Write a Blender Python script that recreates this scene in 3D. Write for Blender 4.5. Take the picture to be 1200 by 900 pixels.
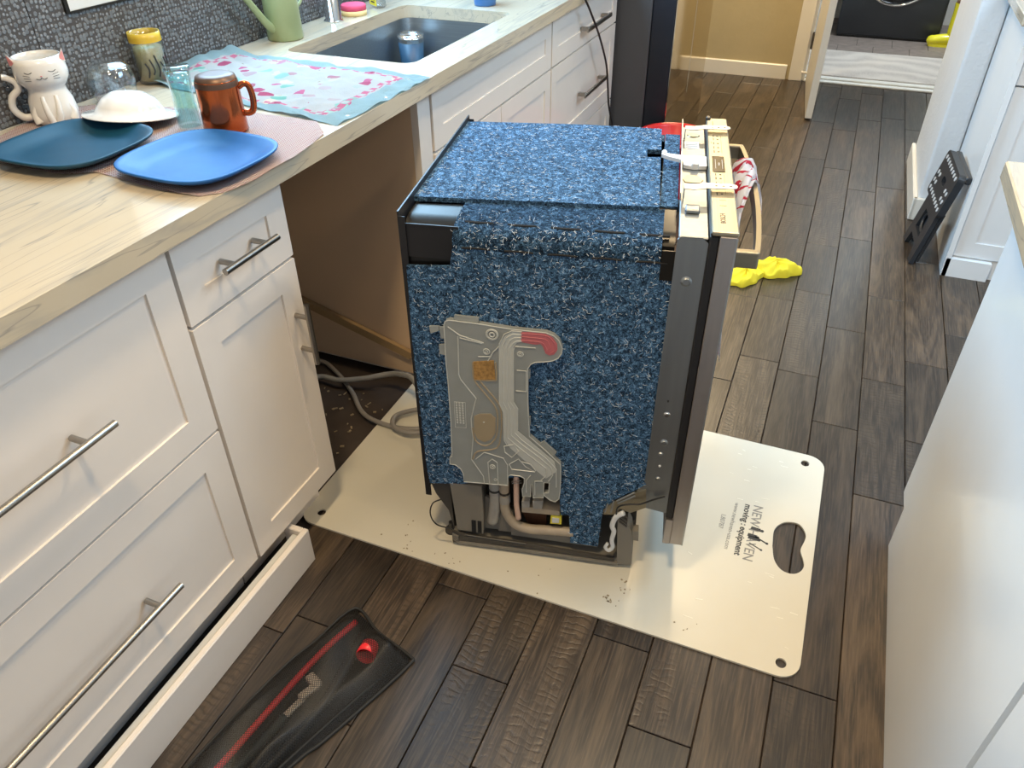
import bpy, bmesh, math, random
from math import sin, cos, pi, radians
from mathutils import Vector, Matrix
for o in list(bpy.data.objects): bpy.data.objects.remove(o)
S = bpy.context.scene
C = S.collection
random.seed(7)
# ---------------- camera ----------------
cd = bpy.data.cameras.new('camera'); cam = bpy.data.objects.new('camera', cd); C.objects.link(cam)
cd.sensor_width = 36; cd.sensor_fit = 'HORIZONTAL'; cd.lens = 26.953; cd.clip_start = .02
R = [[0.925075, 0.220092, -0.309507], [0.3797, -0.553041, 0.741602], [-0.007949, -0.803557, -0.595174]]
cam.matrix_world = Matrix(((R[0][0], -R[0][1], -R[0][2], .947), (R[1][0], -R[1][1], -R[1][2], 0), (R[2][0], -R[2][1], -R[2][2], 1.42), (0, 0, 0, 1)))
S.camera = cam
# ---------------- world and lights ----------------
W = bpy.data.worlds.new('world'); S.world = W; W.use_nodes = True
bg = W.node_tree.nodes['Background']; bg.inputs[0].default_value = (.93, .93, .95, 1); bg.inputs[1].default_value = .5
def light(name, kind, loc, rot, power, col, size=.2, sy=None, spot=None):
    l = bpy.data.lights.new(name, kind); l.energy = power; l.color = col
    if kind == 'AREA':
        l.size = size
        if sy: l.shape = 'RECTANGLE'; l.size_y = sy
        else: l.shape = 'DISK'
    if kind == 'SPOT': l.spot_size = radians(spot or 120); l.spot_blend = .6; l.shadow_soft_size = size
    if kind == 'POINT': l.shadow_soft_size = size
    o = bpy.data.objects.new(name, l); C.objects.link(o); o.location = loc; o.rotation_euler = rot
    return o
COOL = (.40, .70, 1.0); WARM = (1.0, .76, .45)
light('window_daylight', 'AREA', (-.60, 2.15, 1.74), (0, radians(-52), 0), 52, COOL, .75, 1.5)
light('overhead_cool_fill', 'AREA', (1.9, 2.2, 2.5), (0, radians(28), 0), 54, (.45, .72, 1.0), 1.2, 1.2)  # unseen cool fill lamp, added overhead to brighten the felt top
for x, y, p in ((.45, .45, 24), (.85, 1.55, 16), (.55, 3.3, 10), (.25, 4.9, 42), (2.4, .6, 10)):
    light('ceiling_downlight', 'AREA', (x, y, 2.57), (0, 0, 0), p, WARM, .22)
light('laundry_daylight', 'AREA', (1.9, 6.4, 2.2), (0, radians(35), 0), 90, (.75, .88, 1), .8, .8)
S.view_settings.view_transform = 'Standard'; S.view_settings.look = 'None'
S.view_settings.exposure = 0.3; S.view_settings.gamma = 1; S.view_settings.use_curve_mapping = False
# ---------------- node materials ----------------
class NT:
    def __init__(s, name):
        s.m = bpy.data.materials.new(name); s.m.use_nodes = True; s.t = s.m.node_tree
        s.b = s.t.nodes['Principled BSDF']
    def n(s, k, **kw):
        x = s.t.nodes.new('ShaderNode' + k)
        for a, v in kw.items():
            if a[0] == '_': setattr(x, a[1:], v)
            else:
                i = x.inputs[int(a[1:])] if (a[0] == 'i' and a[1:].isdigit()) else x.inputs[a.replace('_', ' ')]
                if isinstance(v, bpy.types.NodeSocket): s.t.links.new(v, i)
                else: i.default_value = v
        return x
    def math(s, op, a, b=0.0, clamp=False):
        return s.n('Math', _operation=op, _use_clamp=clamp, i0=a, i1=b).outputs[0]
    def coord(s, k='Object', scale=(1, 1, 1), off=None):
        c = s.n('NewGeometry').outputs['Position'] if k == 'World' else s.n('TexCoord').outputs[k]
        mp = s.n('Mapping', Vector=c); mp.inputs['Scale'].default_value = scale
        if off is not None: s.t.links.new(off, mp.inputs['Location'])
        return mp.outputs[0]
    def noise(s, vec, scale=5, detail=3, rough=.5, dist=0):
        return s.n('TexNoise', Vector=vec, Scale=scale, Detail=detail, Roughness=rough, Distortion=dist).outputs[0]
    def ramp(s, f, stops):
        r = s.n('ValToRGB', i0=f); e = r.color_ramp.elements
        while len(e) < len(stops): e.new(.5)
        for k, (p, c) in enumerate(stops):
            e[k].position = p; e[k].color = (*c, 1) if len(c) == 3 else c
        return r.outputs[0]
    def mix(s, f, a, b, mode='MIX'):
        x = s.t.nodes.new('ShaderNodeMix'); x.data_type = 'RGBA'; x.blend_type = mode
        for i, v in ((0, f), (6, a), (7, b)):
            if isinstance(v, bpy.types.NodeSocket): s.t.links.new(v, x.inputs[i])
            else: x.inputs[i].default_value = v if i == 0 else (*v, 1)
        return x.outputs[2]
    def set(s, **kw):
        for a, v in kw.items():
            i = s.b.inputs[a.replace('_', ' ')]
            if isinstance(v, bpy.types.NodeSocket): s.t.links.new(v, i)
            else: i.default_value = (*v, 1) if (isinstance(v, tuple) and len(v) == 3) else v
        return s
    def bump(s, h, strength=.3, dist=.002):
        s.t.links.new(s.n('Bump', Strength=strength, Distance=dist, Height=h).outputs[0], s.b.inputs['Normal']); return s
def mat(name, col, rough=.5, metal=0., var=.12, vs=12, bump=0., bs=80, bd=.001, coat=0., coord='Object', **kw):
    t = NT(name); v = t.coord(coord)
    n = t.noise(v, vs, 4)
    t.set(Base_Color=t.mix(n, tuple(c*(1-var) for c in col), tuple(min(1, c*(1+var)) for c in col)), Roughness=rough, Metallic=metal)
    if coat: t.set(Coat_Weight=coat)
    if bump: t.bump(t.noise(v, bs, 3), bump, bd)
    for k, x in kw.items(): t.set(**{k: x})
    return t.m
def brushed(name, col, rough=.3, sc=(4, 400, 400), var=.15):
    t = NT(name); n = t.noise(t.coord('Object', sc), 1, 4)
    t.set(Base_Color=t.mix(n, tuple(c*(1-var) for c in col), tuple(c*(1+var) for c in col)), Metallic=1., Roughness=rough)
    t.bump(n, .06, .0005); return t.m
MT = {}
MT['white_paint'] = mat('white_cabinet_paint', (.76, .69, .62), .32, var=.03, coat=.15)
MT['cool_paint'] = mat('white_cabinet_paint_smooth', (.74, .76, .77), .3, var=.03, coat=.1)
MT['wall'] = mat('textured_wall_paint', (.64, .66, .68), .7, var=.05, bump=.6, bs=70, bd=.004)
MT['beige_wall'] = mat('beige_wall_paint', (.46, .38, .22), .7, var=.05, bump=.4, bs=45, bd=.003)
MT['trim'] = mat('trim_paint', (.76, .73, .66), .35, var=.03)
MT['brown_board'] = mat('raw_cabinet_side', (.66, .48, .32), .6, var=.12, vs=3, bump=.1)
MT['batten'] = mat('raw_batten', (.36, .24, .12), .6, var=.2, vs=20)
MT['dark_void'] = mat('dark_recess', (.004, .005, .007), .8)
MT['subfloor'] = mat('dusty_subfloor', (.045, .032, .025), .75, var=.5, vs=14, bump=.5, bs=60)
MT['nickel'] = brushed('brushed_nickel', (.36, .33, .29), .28)
MT['steel'] = brushed('galvanised_steel', (.33, .35, .36), .42, (60, 60, 4))
MT['handlesteel'] = brushed('handle_steel', (.27, .24, .18), .42, (400, 4, 400))
MT['doorside'] = brushed('door_side_steel', (.46, .43, .42), .42, (60, 60, 4))
MT['panelsteel'] = brushed('control_panel_steel', (.43, .38, .28), .42, (400, 4, 400))
MT['sink'] = brushed('sink_steel', (.36, .38, .39), .42, (5, 200, 200), .2)
MT['black'] = mat('black_plastic', (.012, .012, .014), .4)
MT['black_gloss'] = mat('black_gloss', (.01, .011, .013), .12)
MT['darktub'] = mat('dark_tub_sheet', (.03, .027, .023), .3, metal=.7, var=.3)
MT['grey_plastic'] = mat('grey_base_plastic', (.19, .175, .15), .5, var=.08, bump=.1)
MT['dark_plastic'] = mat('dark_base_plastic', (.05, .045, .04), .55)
MT['rust'] = mat('rusty_brown', (.12, .05, .025), .6, var=.4)
MT['hose'] = mat('greige_hose', (.36, .30, .23), .45, var=.2, vs=40)
MT['hose_grey'] = mat('grey_hose', (.30, .29, .27), .4, var=.2, vs=40)
MT['pinkpipe'] = mat('pink_pipe', (.62, .42, .34), .4)
MT['cable'] = mat('grey_cable', (.27, .25, .23), .45)
MT['cord'] = mat('black_cord', (.015, .015, .015), .4)
MT['white_plastic'] = mat('white_plastic', (.56, .58, .60), .35)
MT['tin'] = brushed('bright_bracket_steel', (.50, .52, .53), .42)
MT['red'] = mat('red_plastic', (.62, .015, .015), .3)
MT['redfab'] = mat('red_tube', (.85, .02, .03), .35)
MT['yellow'] = mat('yellow_microfibre', (.80, .66, .03), .85, var=.12, bump=.5, bs=300)
MT['boot'] = mat('yellow_boot_rubber', (.80, .72, .03), .2, coat=.4)
MT['plate_teal'] = mat('teal_plate_glaze', (.004, .05, .095), .48, Specular_IOR_Level=.35, var=.15, vs=30)
MT['plate_blue'] = mat('blue_plate_glaze', (.012, .10, .31), .46, Specular_IOR_Level=.3, var=.18, vs=30)
MT['white_ceramic'] = mat('white_ceramic', (.70, .68, .64), .15, var=.04, coat=.4)
MT['pink'] = mat('pink_glaze', (.75, .28, .27), .3)
MT['ink'] = mat('black_ink', (.03, .03, .03), .6)
MT['greyink'] = mat('grey_ink', (.22, .21, .19), .6)
MT['copper'] = mat('copper_enamel', (.42, .10, .03), .15, metal=.85, var=.08)
MT['coppertop'] = mat('mug_base_bronze', (.11, .065, .045), .4, metal=.6)
MT['greenmetal'] = mat('sage_enamel', (.27, .32, .16), .4, var=.05)
MT['chrome'] = mat('chrome', (.72, .72, .72), .1, metal=1.)
MT['sponge_pink'] = mat('pink_sponge', (.66, .08, .16), .9, bump=.5, bs=250)
MT['sponge_yellow'] = mat('yellow_sponge', (.75, .58, .28), .9, bump=.5, bs=250)
MT['label_yellow'] = mat('yellow_label', (.85, .70, .05), .5)
MT['bluecap'] = mat('blue_cap', (.03, .12, .32), .35)
MT['navy'] = mat('navy_powder_coat', (.012, .06, .12), .4)
MT['fridge_side'] = mat('fridge_side_grey', (.058, .058, .062), .5, var=.03)
MT['fridge_front'] = mat('mirror_steel', (.62, .58, .50), .06, metal=1., var=.02)
MT['fridge_black'] = mat('fridge_door_edge', (.006, .008, .014), .4)
MT['washer'] = mat('washer_black', (.03, .033, .038), .28, var=.1)
MT['stool'] = mat('stool_black_plastic', (.022, .026, .032), .38, bump=.2, bs=300)
MT['bag_hem'] = mat('bag_hem', (.014, .014, .014), .7)
MT['tooldark'] = mat('tool_grip', (.03, .04, .035), .5)
MT['toolmetal'] = mat('tool_metal', (.75, .62, .50), .4, metal=.5)
MT['crumb'] = mat('debris', (.28, .22, .14), .8, var=.4)
MT['hinge'] = mat('bronze_hinge', (.16, .14, .12), .35, metal=.8)
MT['towel_red'] = mat('red_stripe', (.50, .02, .04), .85)
MT['amber'] = mat('amber_residue', (.34, .19, .06), .5, var=.9, vs=160)
MT['fibre'] = mat('white_fibre', (.62, .70, .78), .8)
MT['fibre_blue'] = mat('blue_fibre', (.16, .30, .50), .8)
MT['yellow_conn'] = mat('yellow_connector', (.70, .60, .05), .4)
MT['wire_wrap'] = mat('silver_wire_wrap', (.66, .68, .70), .4, bump=.3)
MT['jar_band'] = mat('mustard_glass_paint', (.55, .36, .03), .3)
MT['ceiling'] = mat('ceiling_paint', (.8, .79, .76), .8)
def glass(name, col, rough=.03):
    t = NT(name); n = t.noise(t.coord('Object'), 30, 2); bp = t.n('Bump', Strength=.1, Distance=.001, Height=n).outputs[0]
    fr = t.n('LayerWeight', Blend=.5, Normal=bp).outputs['Facing']; tr = t.n('BsdfTransparent', Color=(*col, 1)); gl = t.n('BsdfGlossy', Roughness=rough, Normal=bp)
    mx = t.n('MixShader', i0=t.math('ADD', t.math('MULTIPLY', t.math('POWER', fr, 2.5), .8), .09), i1=tr.outputs[0], i2=gl.outputs[0])
    t.t.links.new(mx.outputs[0], t.t.nodes['Material Output'].inputs[0]); return t.m
MT['glass'] = glass('clear_glass', (.95, .97, .98)); MT['tealglass'] = glass('teal_glass', (.80, .93, .92))
def translucent(name, col, op, rough=.35):
    t = NT(name); n = t.noise(t.coord('Object'), 25, 3)
    t.set(Base_Color=t.mix(n, tuple(c*.9 for c in col), tuple(min(1, c*1.08) for c in col)), Roughness=rough)
    tr = t.n('BsdfTransparent'); mx = t.n('MixShader', i0=op, i1=tr.outputs[0], i2=t.b.outputs[0])
    t.t.links.new(mx.outputs[0], t.t.nodes['Material Output'].inputs[0]); return t.m
MT['frost'] = translucent('frosted_polypropylene', (.42, .44, .42), .55)
MT['frost_rib'] = translucent('frosted_rib', (.60, .61, .57), .8, .25)
MT['frost_warm'] = translucent('stained_polypropylene', (.48, .38, .24), .6)
MT['frost_red'] = translucent('red_tinted_channel', (.60, .17, .19), .75)
# quartzite
t = NT('quartzite_counter'); v = t.coord('World', (1, 1, 1)); 
d = t.noise(v, 2.2, 5, .6)
w1 = t.noise(t.coord('World', (20, 1.3, 20)), 1, 3, .5, .6)
w2 = t.noise(t.coord('World', (9, .8, 9)), 1, 5, .6, 1.0)
vein = t.math('SUBTRACT', 1, t.math('MULTIPLY', t.math('ABSOLUTE', t.math('SUBTRACT', t.math('FRACT', t.math('MULTIPLY', w1, 5.0)), .5)), 16), True)
vein2 = t.math('SUBTRACT', 1, t.math('MULTIPLY', t.math('ABSOLUTE', t.math('SUBTRACT', w2, .47)), 26), True)
base = t.mix(d, (.45, .36, .235), (.56, .50, .395))
base = t.mix(t.math('MULTIPLY', vein2, .45), base, (.32, .30, .26)); base = t.mix(t.math('MULTIPLY', vein, .55), base, (.19, .19, .18))
t.set(Base_Color=base, Roughness=.16, Coat_Weight=.3); MT['counter'] = t.m
# mosaic backsplash
t = NT('pebble_mosaic'); v = t.coord('World', (1, 1, 1))
vo = t.n('TexVoronoi', _feature='F1', Vector=v, Scale=100.0, Randomness=.5); ve = t.n('TexVoronoi', _feature='DISTANCE_TO_EDGE', Vector=v, Scale=100.0, Randomness=.5)
sep = t.n('SeparateColor', Color=vo.outputs['Color']).outputs[0]
chip = t.ramp(sep, [(0, (.11, .12, .13)), (.5, (.17, .185, .20)), (.8, (.26, .285, .31)), (1, (.42, .46, .50))])
edge = t.ramp(vo.outputs['Distance'], [(.40, (1, 1, 1)), (.52, (0, 0, 0))])
t.set(Base_Color=t.mix(edge, (.055, .052, .052), chip), Roughness=t.mix(edge, (.8, .8, .8), (.22, .22, .22))); t.bump(edge, .6, .002); MT['mosaic'] = t.m
# oak plank
t = NT('dark_oak_plank'); rnd = t.n('ObjectInfo').outputs['Random']
off = t.n('CombineXYZ', X=t.math('MULTIPLY', rnd, 37.0), Y=t.math('MULTIPLY', rnd, 91.0)).outputs[0]
g1 = t.noise(t.coord('World', (70, 3.2, 1), off), 1, 6, .65, .8); g2 = t.noise(t.coord('World', (13, 1.5, 1), off), 1, 5, .6, 1.8); g3 = t.noise(t.coord('World', (220, 9, 1), off), 1, 3, .6)
col = t.ramp(g2, [(.32, (.017, .012, .009)), (.48, (.045, .032, .023)), (.66, (.145, .103, .066))])
col = t.mix(t.math('MULTIPLY', g1, .75), col, (.022, .016, .012)); col = t.mix(t.ramp(g3, [(.45, (0, 0, 0)), (.7, (.6, .6, .6))]), col, (.15, .108, .072))
tone = t.ramp(rnd, [(0, (.52, .50, .49)), (.5, (.72, .71, .70)), (1, (1.05, 1.0, .95))]); col = t.mix(1.0, col, tone, 'MULTIPLY')
ring = t.n('TexWave', _wave_type='BANDS', _bands_direction='Y', Vector=t.coord('World', (.8, 1, 1), off), Scale=20.0, Distortion=9.0, Detail=4.0).outputs['Fac']
ring.node.inputs['Detail Scale'].default_value = 1.3
rm = t.math('MULTIPLY', t.math('GREATER_THAN', t.math('FRACT', t.math('MULTIPLY', rnd, 7.3)), .62), t.ramp(g2, [(.45, (0, 0, 0)), (.62, (1, 1, 1))]))
rr = t.math('MULTIPLY', t.math('POWER', ring, 3.0), rm)
col = t.mix(t.math('MULTIPLY', rr, .55), col, (.018, .013, .010))
h = t.math('SUBTRACT', t.math('MULTIPLY', g1, .5), t.math('MULTIPLY', rr, .9))
t.set(Base_Color=col, Roughness=t.math('ADD', .24, t.math('MULTIPLY', g1, .22)), Specular_IOR_Level=.55); t.bump(h, .35, .0015); MT['plank'] = t.m
# felt
def felt(name, k=1.0):
    t = NT(name); v = t.coord('Object')
    a = t.noise(v, 330, 4, .8, 1.2); b = t.noise(v, 95, 4, .65, 1.0); c = t.n('TexVoronoi', _feature='F1', Vector=v, Scale=420.0).outputs['Distance']
    f = t.math('ADD', t.math('MULTIPLY', a, .6), t.math('MULTIPLY', b, .4))
    col = t.ramp(f, [(.38, (.006*k, .010*k, .018*k)), (.46, (.015*k, .034*k, .066*k)), (.53, (.056*k, .130*k, .235*k)), (.60, (.18*k, .35*k, .58*k)), (.66, (.48*k, .58*k, .68*k))])
    t.set(Base_Color=col, Roughness=.95, Specular_IOR_Level=.15); t.bump(t.math('ADD', f, c), .8, .002); return t.m
MT['felt'] = felt('denim_shoddy_felt')
# dish mat cloth, red check dots
t = NT('red_dot_cloth'); v = t.coord('World', (1, 1, 1)); x = t.n('SeparateXYZ', Vector=v)
sx = t.math('SINE', t.math('MULTIPLY', t.math('ADD', x.outputs[0], x.outputs[1]), 620.0)); sy = t.math('SINE', t.math('MULTIPLY', t.math('SUBTRACT', x.outputs[0], x.outputs[1]), 620.0))
dots = t.ramp(t.math('MULTIPLY', sx, sy), [(.15, (0, 0, 0)), (.35, (1, 1, 1))])
t.set(Base_Color=t.mix(dots, (.72, .66, .62), (.36, .03, .04)), Roughness=.9); t.bump(t.math('MULTIPLY', sx, sy), .5, .001); MT['dotcloth'] = t.m
# floral cloth: uses UV 0..1 for the border
t = NT('floral_cloth'); uv = t.n('TexCoord').outputs['UV']; s2 = t.n('SeparateXYZ', Vector=uv)
bx = t.math('MINIMUM', t.math('MINIMUM', s2.outputs[0], t.math('SUBTRACT', 1, s2.outputs[0])), t.math('MINIMUM', s2.outputs[1], t.math('SUBTRACT', 1, s2.outputs[1])))
v = t.coord('World'); wob = t.noise(v, 60, 3)
v1 = t.n('TexVoronoi', _feature='F1', Vector=v, Scale=30.0); sc = t.n('SeparateColor', Color=v1.outputs['Color'])
patch = t.ramp(sc.outputs[0], [(0, (.52, .51, .49)), (.44, (.52, .51, .49)), (.48, (.42, .06, .13)), (.62, (.55, .14, .26)), (.64, (.52, .51, .49)), (.72, (.52, .51, .49)), (.74, (.20, .45, .36)), (.86, (.32, .52, .46)), (.88, (.72, .66, .50)), (1, (.60, .55, .42))])
pm = t.math('LESS_THAN', t.math('ADD', v1.outputs['Distance'], t.math('MULTIPLY', wob, .5)), .78)
cen = t.mix(pm, (.52, .51, .49), patch)
ed = t.math('LESS_THAN', t.math('ADD', bx, t.math('MULTIPLY', wob, .02)), .095)
ck = t.n('TexChecker', Vector=v, Scale=60.0).outputs['Fac']; ring2 = t.math('MULTIPLY', t.math('LESS_THAN', bx, .12), t.math('MULTIPLY', ck, t.math('GREATER_THAN', bx, .09)))
c2 = t.mix(ed, cen, (.31, .43, .45)); c2 = t.mix(ring2, c2, (.60, .16, .26))
t.set(Base_Color=c2, Roughness=.9); t.bump(t.math('ADD', t.noise(v, 400, 2), t.math('MULTIPLY', t.noise(v, 45, 3), 2)), .5, .003); MT['floral'] = t.m
# hanging towel
t = NT('striped_towel'); v = t.coord('Object'); x = t.n('SeparateXYZ', Vector=v); nn = t.noise(v, 25, 3)
f = t.math('FRACT', t.math('ADD', t.math('MULTIPLY', x.outputs[1], 24.0), t.math('MULTIPLY', nn, 1.6)))
t.set(Base_Color=t.mix(t.ramp(f, [(.0, (0, 0, 0)), (.70, (0, 0, 0)), (.73, (1, 1, 1)), (.93, (1, 1, 1)), (.96, (0, 0, 0))]), (.72, .70, .72), (.50, .02, .05)), Roughness=.9); t.bump(t.noise(v, 200, 2), .5, .002); MT['towel'] = t.m
# black mesh
t = NT('black_mesh'); v = t.coord('World'); x = t.n('SeparateXYZ', Vector=v)
sx = t.math('SINE', t.math('MULTIPLY', t.math('ADD', x.outputs[0], t.math('MULTIPLY', x.outputs[1], .5)), 1500.0)); sy = t.math('SINE', t.math('MULTIPLY', t.math('SUBTRACT', x.outputs[1], t.math('MULTIPLY', x.outputs[0], .5)), 1500.0))
hole = t.ramp(t.math('ADD', sx, sy), [(.35, (.85, .85, .85)), (.6, (.05, .05, .05))])
t.set(Base_Color=(.012, .011, .010), Roughness=.5, Alpha=hole); MT['mesh'] = t.m
t = NT('black_mesh_double'); t.set(Base_Color=(.012, .011, .010), Roughness=.5, Alpha=.72); MT['mesh2'] = t.m
# white mat
t = NT('white_polymer_sheet'); v = t.coord('World'); n = t.noise(v, 5, 3); sp = t.noise(v, 120, 2)
t.set(Base_Color=t.mix(n, (.65, .61, .50), (.70, .66, .56)), Roughness=.24); MT['mat'] = t.m
# rug and laundry tile
t = NT('cream_rug'); v = t.coord('World'); wv = t.n('TexWave', _wave_type='RINGS', Vector=v, Scale=1.3, Distortion=16.0, Detail=3.0).outputs['Fac']
t.set(Base_Color=t.mix(t.math('MULTIPLY', wv, t.noise(v, 90, 2)), (.60, .54, .48), (.36, .31, .28)), Roughness=.95); t.bump(t.noise(v, 200, 3), 1, .006); MT['rug'] = t.m
MT['laundry_tile'] = mat('mottled_stone_tile', (.22, .175, .15), .5, var=.5, vs=18)
MT['stone'] = mat('pale_stone', (.62, .62, .60), .4, var=.12, vs=20)
# ---------------- geometry helpers ----------------
def B(): return bmesh.new()
def box(bm, x0, x1, y0, y1, z0, z1, bev=0., seg=1):
    r = bmesh.ops.create_cube(bm, size=1, matrix=Matrix.Translation(((x0+x1)/2, (y0+y1)/2, (z0+z1)/2)) @ Matrix.Diagonal((abs(x1-x0), abs(y1-y0), abs(z1-z0), 1)))
    if bev:
        es = list({e for v in r['verts'] for e in v.link_edges})
        bmesh.ops.bevel(bm, geom=es, offset=bev, segments=seg, affect='EDGES', profile=.5)
    return bm
def obox(bm, c, sx, sy, sz, M, bev=0.):
    t = B(); box(t, -sx/2, sx/2, -sy/2, sy/2, -sz/2, sz/2, bev); t.transform(Matrix.Translation(c) @ M.to_4x4()); merge(bm, t)
def merge(bm, t):
    me = bpy.data.meshes.new('tmp'); t.to_mesh(me); t.free(); bm.from_mesh(me); bpy.data.meshes.remove(me)
def smooth_path(pts, n=6):
    P = [Vector(p) for p in pts]
    if len(P) < 3: return P
    Q = [P[0]*2-P[1]] + P + [P[-1]*2-P[-2]]; out = []
    for i in range(1, len(Q)-2):
        a, b, c, d = Q[i-1:i+3]
        for k in range(n):
            t = k/n; out.append(.5*((2*b)+(c-a)*t+(2*a-5*b+4*c-d)*t*t+(3*b-a-3*c+d)*t**3))
    out.append(P[-1]); return out
def tube(bm, pts, r, seg=8, sm=6, flat=1., up=None):
    P = smooth_path(pts, sm) if sm else [Vector(p) for p in pts]
    n = len(P); rings = []; u = None
    for i, p in enumerate(P):
        t = (P[min(i+1, n-1)]-P[max(i-1, 0)]).normalized()
        if u is None:
            u = Vector(up) if up else (Vector((0, 0, 1)) if abs(t.z) < .9 else Vector((1, 0, 0)))
        u = (u-t*u.dot(t)).normalized(); w = t.cross(u)
        rr = r if not isinstance(r, (list, tuple)) else r[0]+(r[-1]-r[0])*i/(n-1)
        rings.append([bm.verts.new(p+u*(rr*flat*cos(2*pi*k/seg))+w*(rr*sin(2*pi*k/seg))) for k in range(seg)])
    for a, b in zip(rings, rings[1:]):
        for k in range(seg): bm.faces.new((a[k], a[(k+1) % seg], b[(k+1) % seg], b[k]))
    bm.faces.new(rings[0][::-1]); bm.faces.new(rings[-1]); return bm
def lathe(bm, prof, seg=32, c=(0, 0, 0), sx=1., fn=None):
    rings = []
    for r, z in prof:
        if r < 1e-6: rings.append([bm.verts.new((c[0], c[1], c[2]+z))])
        else:
            ring = []
            for k in range(seg):
                a = 2*pi*k/seg; q = fn(a) if fn else 1
                ring.append(bm.verts.new((c[0]+r*q*cos(a)*sx, c[1]+r*q*sin(a), c[2]+z)))
            rings.append(ring)
    for a, b in zip(rings, rings[1:]):
        if len(a) == 1 and len(b) == 1: continue
        for k in range(seg):
            j = (k+1) % seg
            if len(a) == 1: bm.faces.new((a[0], b[k], b[j]))
            elif len(b) == 1: bm.faces.new((a[k], a[j], b[0]))
            else: bm.faces.new((a[k], a[j], b[j], b[k]))
    return bm
def prism(bm, poly, lo, hi, plane='XY', holes=(), bev=0.):
    """extruded polygon. plane 'XY': points are (x,y), extruded in z; 'XZ' (u,z) extruded in y; 'YZ' (y,z) extruded in x"""
    t = B(); loops = [poly]+list(holes)
    for lp in loops:
        vs = [t.verts.new((p[0], p[1], 0)) for p in lp]
        for k in range(len(vs)): t.edges.new((vs[k], vs[(k+1) % len(vs)]))
    bmesh.ops.triangle_fill(t, use_beauty=True, use_dissolve=False, edges=t.edges[:], normal=(0, 0, 1))
    bmesh.ops.recalc_face_normals(t, faces=t.faces[:])
    ex = bmesh.ops.extrude_face_region(t, geom=t.faces[:])
    for v in ex['geom']:
        if isinstance(v, bmesh.types.BMVert): v.co.z = hi-lo
    for v in t.verts:
        a, b, c = v.co.x, v.co.y, v.co.z+lo
        v.co = {'XY': (a, b, c), 'XZ': (a, c, b), 'YZ': (c, a, b)}[plane]
    bmesh.ops.recalc_face_normals(t, faces=t.faces[:]); merge(bm, t); return bm
def rrect(x0, x1, y0, y1, r, n=5):
    out = []
    for cx, cy, a0 in ((x1-r, y1-r, 0), (x0+r, y1-r, 90), (x0+r, y0+r, 180), (x1-r, y0+r, 270)):
        for k in range(n+1):
            a = radians(a0+90*k/n); out.append((cx+r*cos(a), cy+r*sin(a)))
    return out
def circ(x, y, r, n=20, r2=None): return [(x+r*cos(2*pi*k/n), y+(r2 or r)*sin(2*pi*k/n)) for k in range(n)]
def resample(pl, n):
    P = [Vector((*p[:2], 0)) for p in pl]; L = [0]
    for a, b in zip(P, P[1:]): L.append(L[-1]+(b-a).length)
    out = []
    for k in range(n+1):
        s = L[-1]*k/n; i = 0
        while i < len(P)-2 and L[i+1] < s: i += 1
        f = (s-L[i])/max(1e-9, L[i+1]-L[i]); out.append(P[i].lerp(P[i+1], min(1, f)))
    return out
def coons(bm, bot, top, left, right, nx, ny, zf, thick=.0):
    """bot,top: curves left->right; left,right: curves bottom->top"""
    b = resample(bot, nx); t = resample(top, nx); l = resample(left, ny); r = resample(right, ny); g = []
    uvl = bm.loops.layers.uv.verify()
    for j in range(ny+1):
        v = j/ny; row = []
        for i in range(nx+1):
            u = i/nx
            p = b[i]*(1-v)+t[i]*v+l[j]*(1-u)+r[j]*u-(b[0]*(1-u)*(1-v)+b[-1]*u*(1-v)+t[0]*(1-u)*v+t[-1]*u*v)
            row.append(bm.verts.new((p.x, p.y, zf(u, v, p.x, p.y))))
        g.append(row)
    for j in range(ny):
        for i in range(nx):
            f = bm.faces.new((g[j][i], g[j][i+1], g[j+1][i+1], g[j+1][i]))
            for lp, (a, c) in zip(f.loops, ((i, j), (i+1, j), (i+1, j+1), (i, j+1))): lp[uvl].uv = (a/nx, c/ny)
    if thick: bmesh.ops.solidify(bm, geom=bm.faces[:], thickness=thick)
    return bm
def text_into(bm, s, size, M, ext=.0002, sp=1.0, bold=0., outline=False):
    cu = bpy.data.curves.new('t', 'FONT'); cu.body = s; cu.size = size; cu.extrude = ext; cu.space_character = sp; cu.align_x = 'CENTER'; cu.align_y = 'CENTER'; cu.offset = bold; cu.resolution_u = 3
    o = bpy.data.objects.new('t', cu); C.objects.link(o); bpy.context.view_layer.update()
    me = bpy.data.meshes.new_from_object(o.evaluated_get(bpy.context.evaluated_depsgraph_get()))
    bpy.data.objects.remove(o); bpy.data.curves.remove(cu)
    me.transform(M); bm.from_mesh(me); bpy.data.meshes.remove(me)
def obj(name, bm, m, parent=None, smooth=False, label=None, loc=None):
    bmesh.ops.recalc_face_normals(bm, faces=bm.faces[:]) if len(bm.faces) < 60000 else None
    me = bpy.data.meshes.new(name); bm.to_mesh(me); bm.free()
    for mm in (m if isinstance(m, (list, tuple)) else [m]): me.materials.append(MT[mm] if isinstance(mm, str) else mm)
    if smooth:
        for p in me.polygons: p.use_smooth = True
        if smooth != 'all': me.set_sharp_from_angle(angle=radians(35))
    o = bpy.data.objects.new(name, me); C.objects.link(o)
    if parent: o.parent = parent
    if label: o['label'] = label
    if loc: o.location = loc
    return o
def tag(o, label, cat, group=None):
    o['label'] = label; o['category'] = cat
    if group: o['group'] = group
    return o
def thing(name, label, cat, loc=(0, 0, 0), rz=0, group=None):
    o = bpy.data.objects.new(name, None); C.objects.link(o); o.location = loc; o.rotation_euler = (0, 0, rz); o.empty_display_size = .05
    return tag(o, label, cat, group)
def struct(name, bm, m, label=None, smooth=False):
    o = obj(name, bm, m, None, smooth); o['kind'] = 'structure'
    if label: o['label'] = label
    return o
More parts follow.
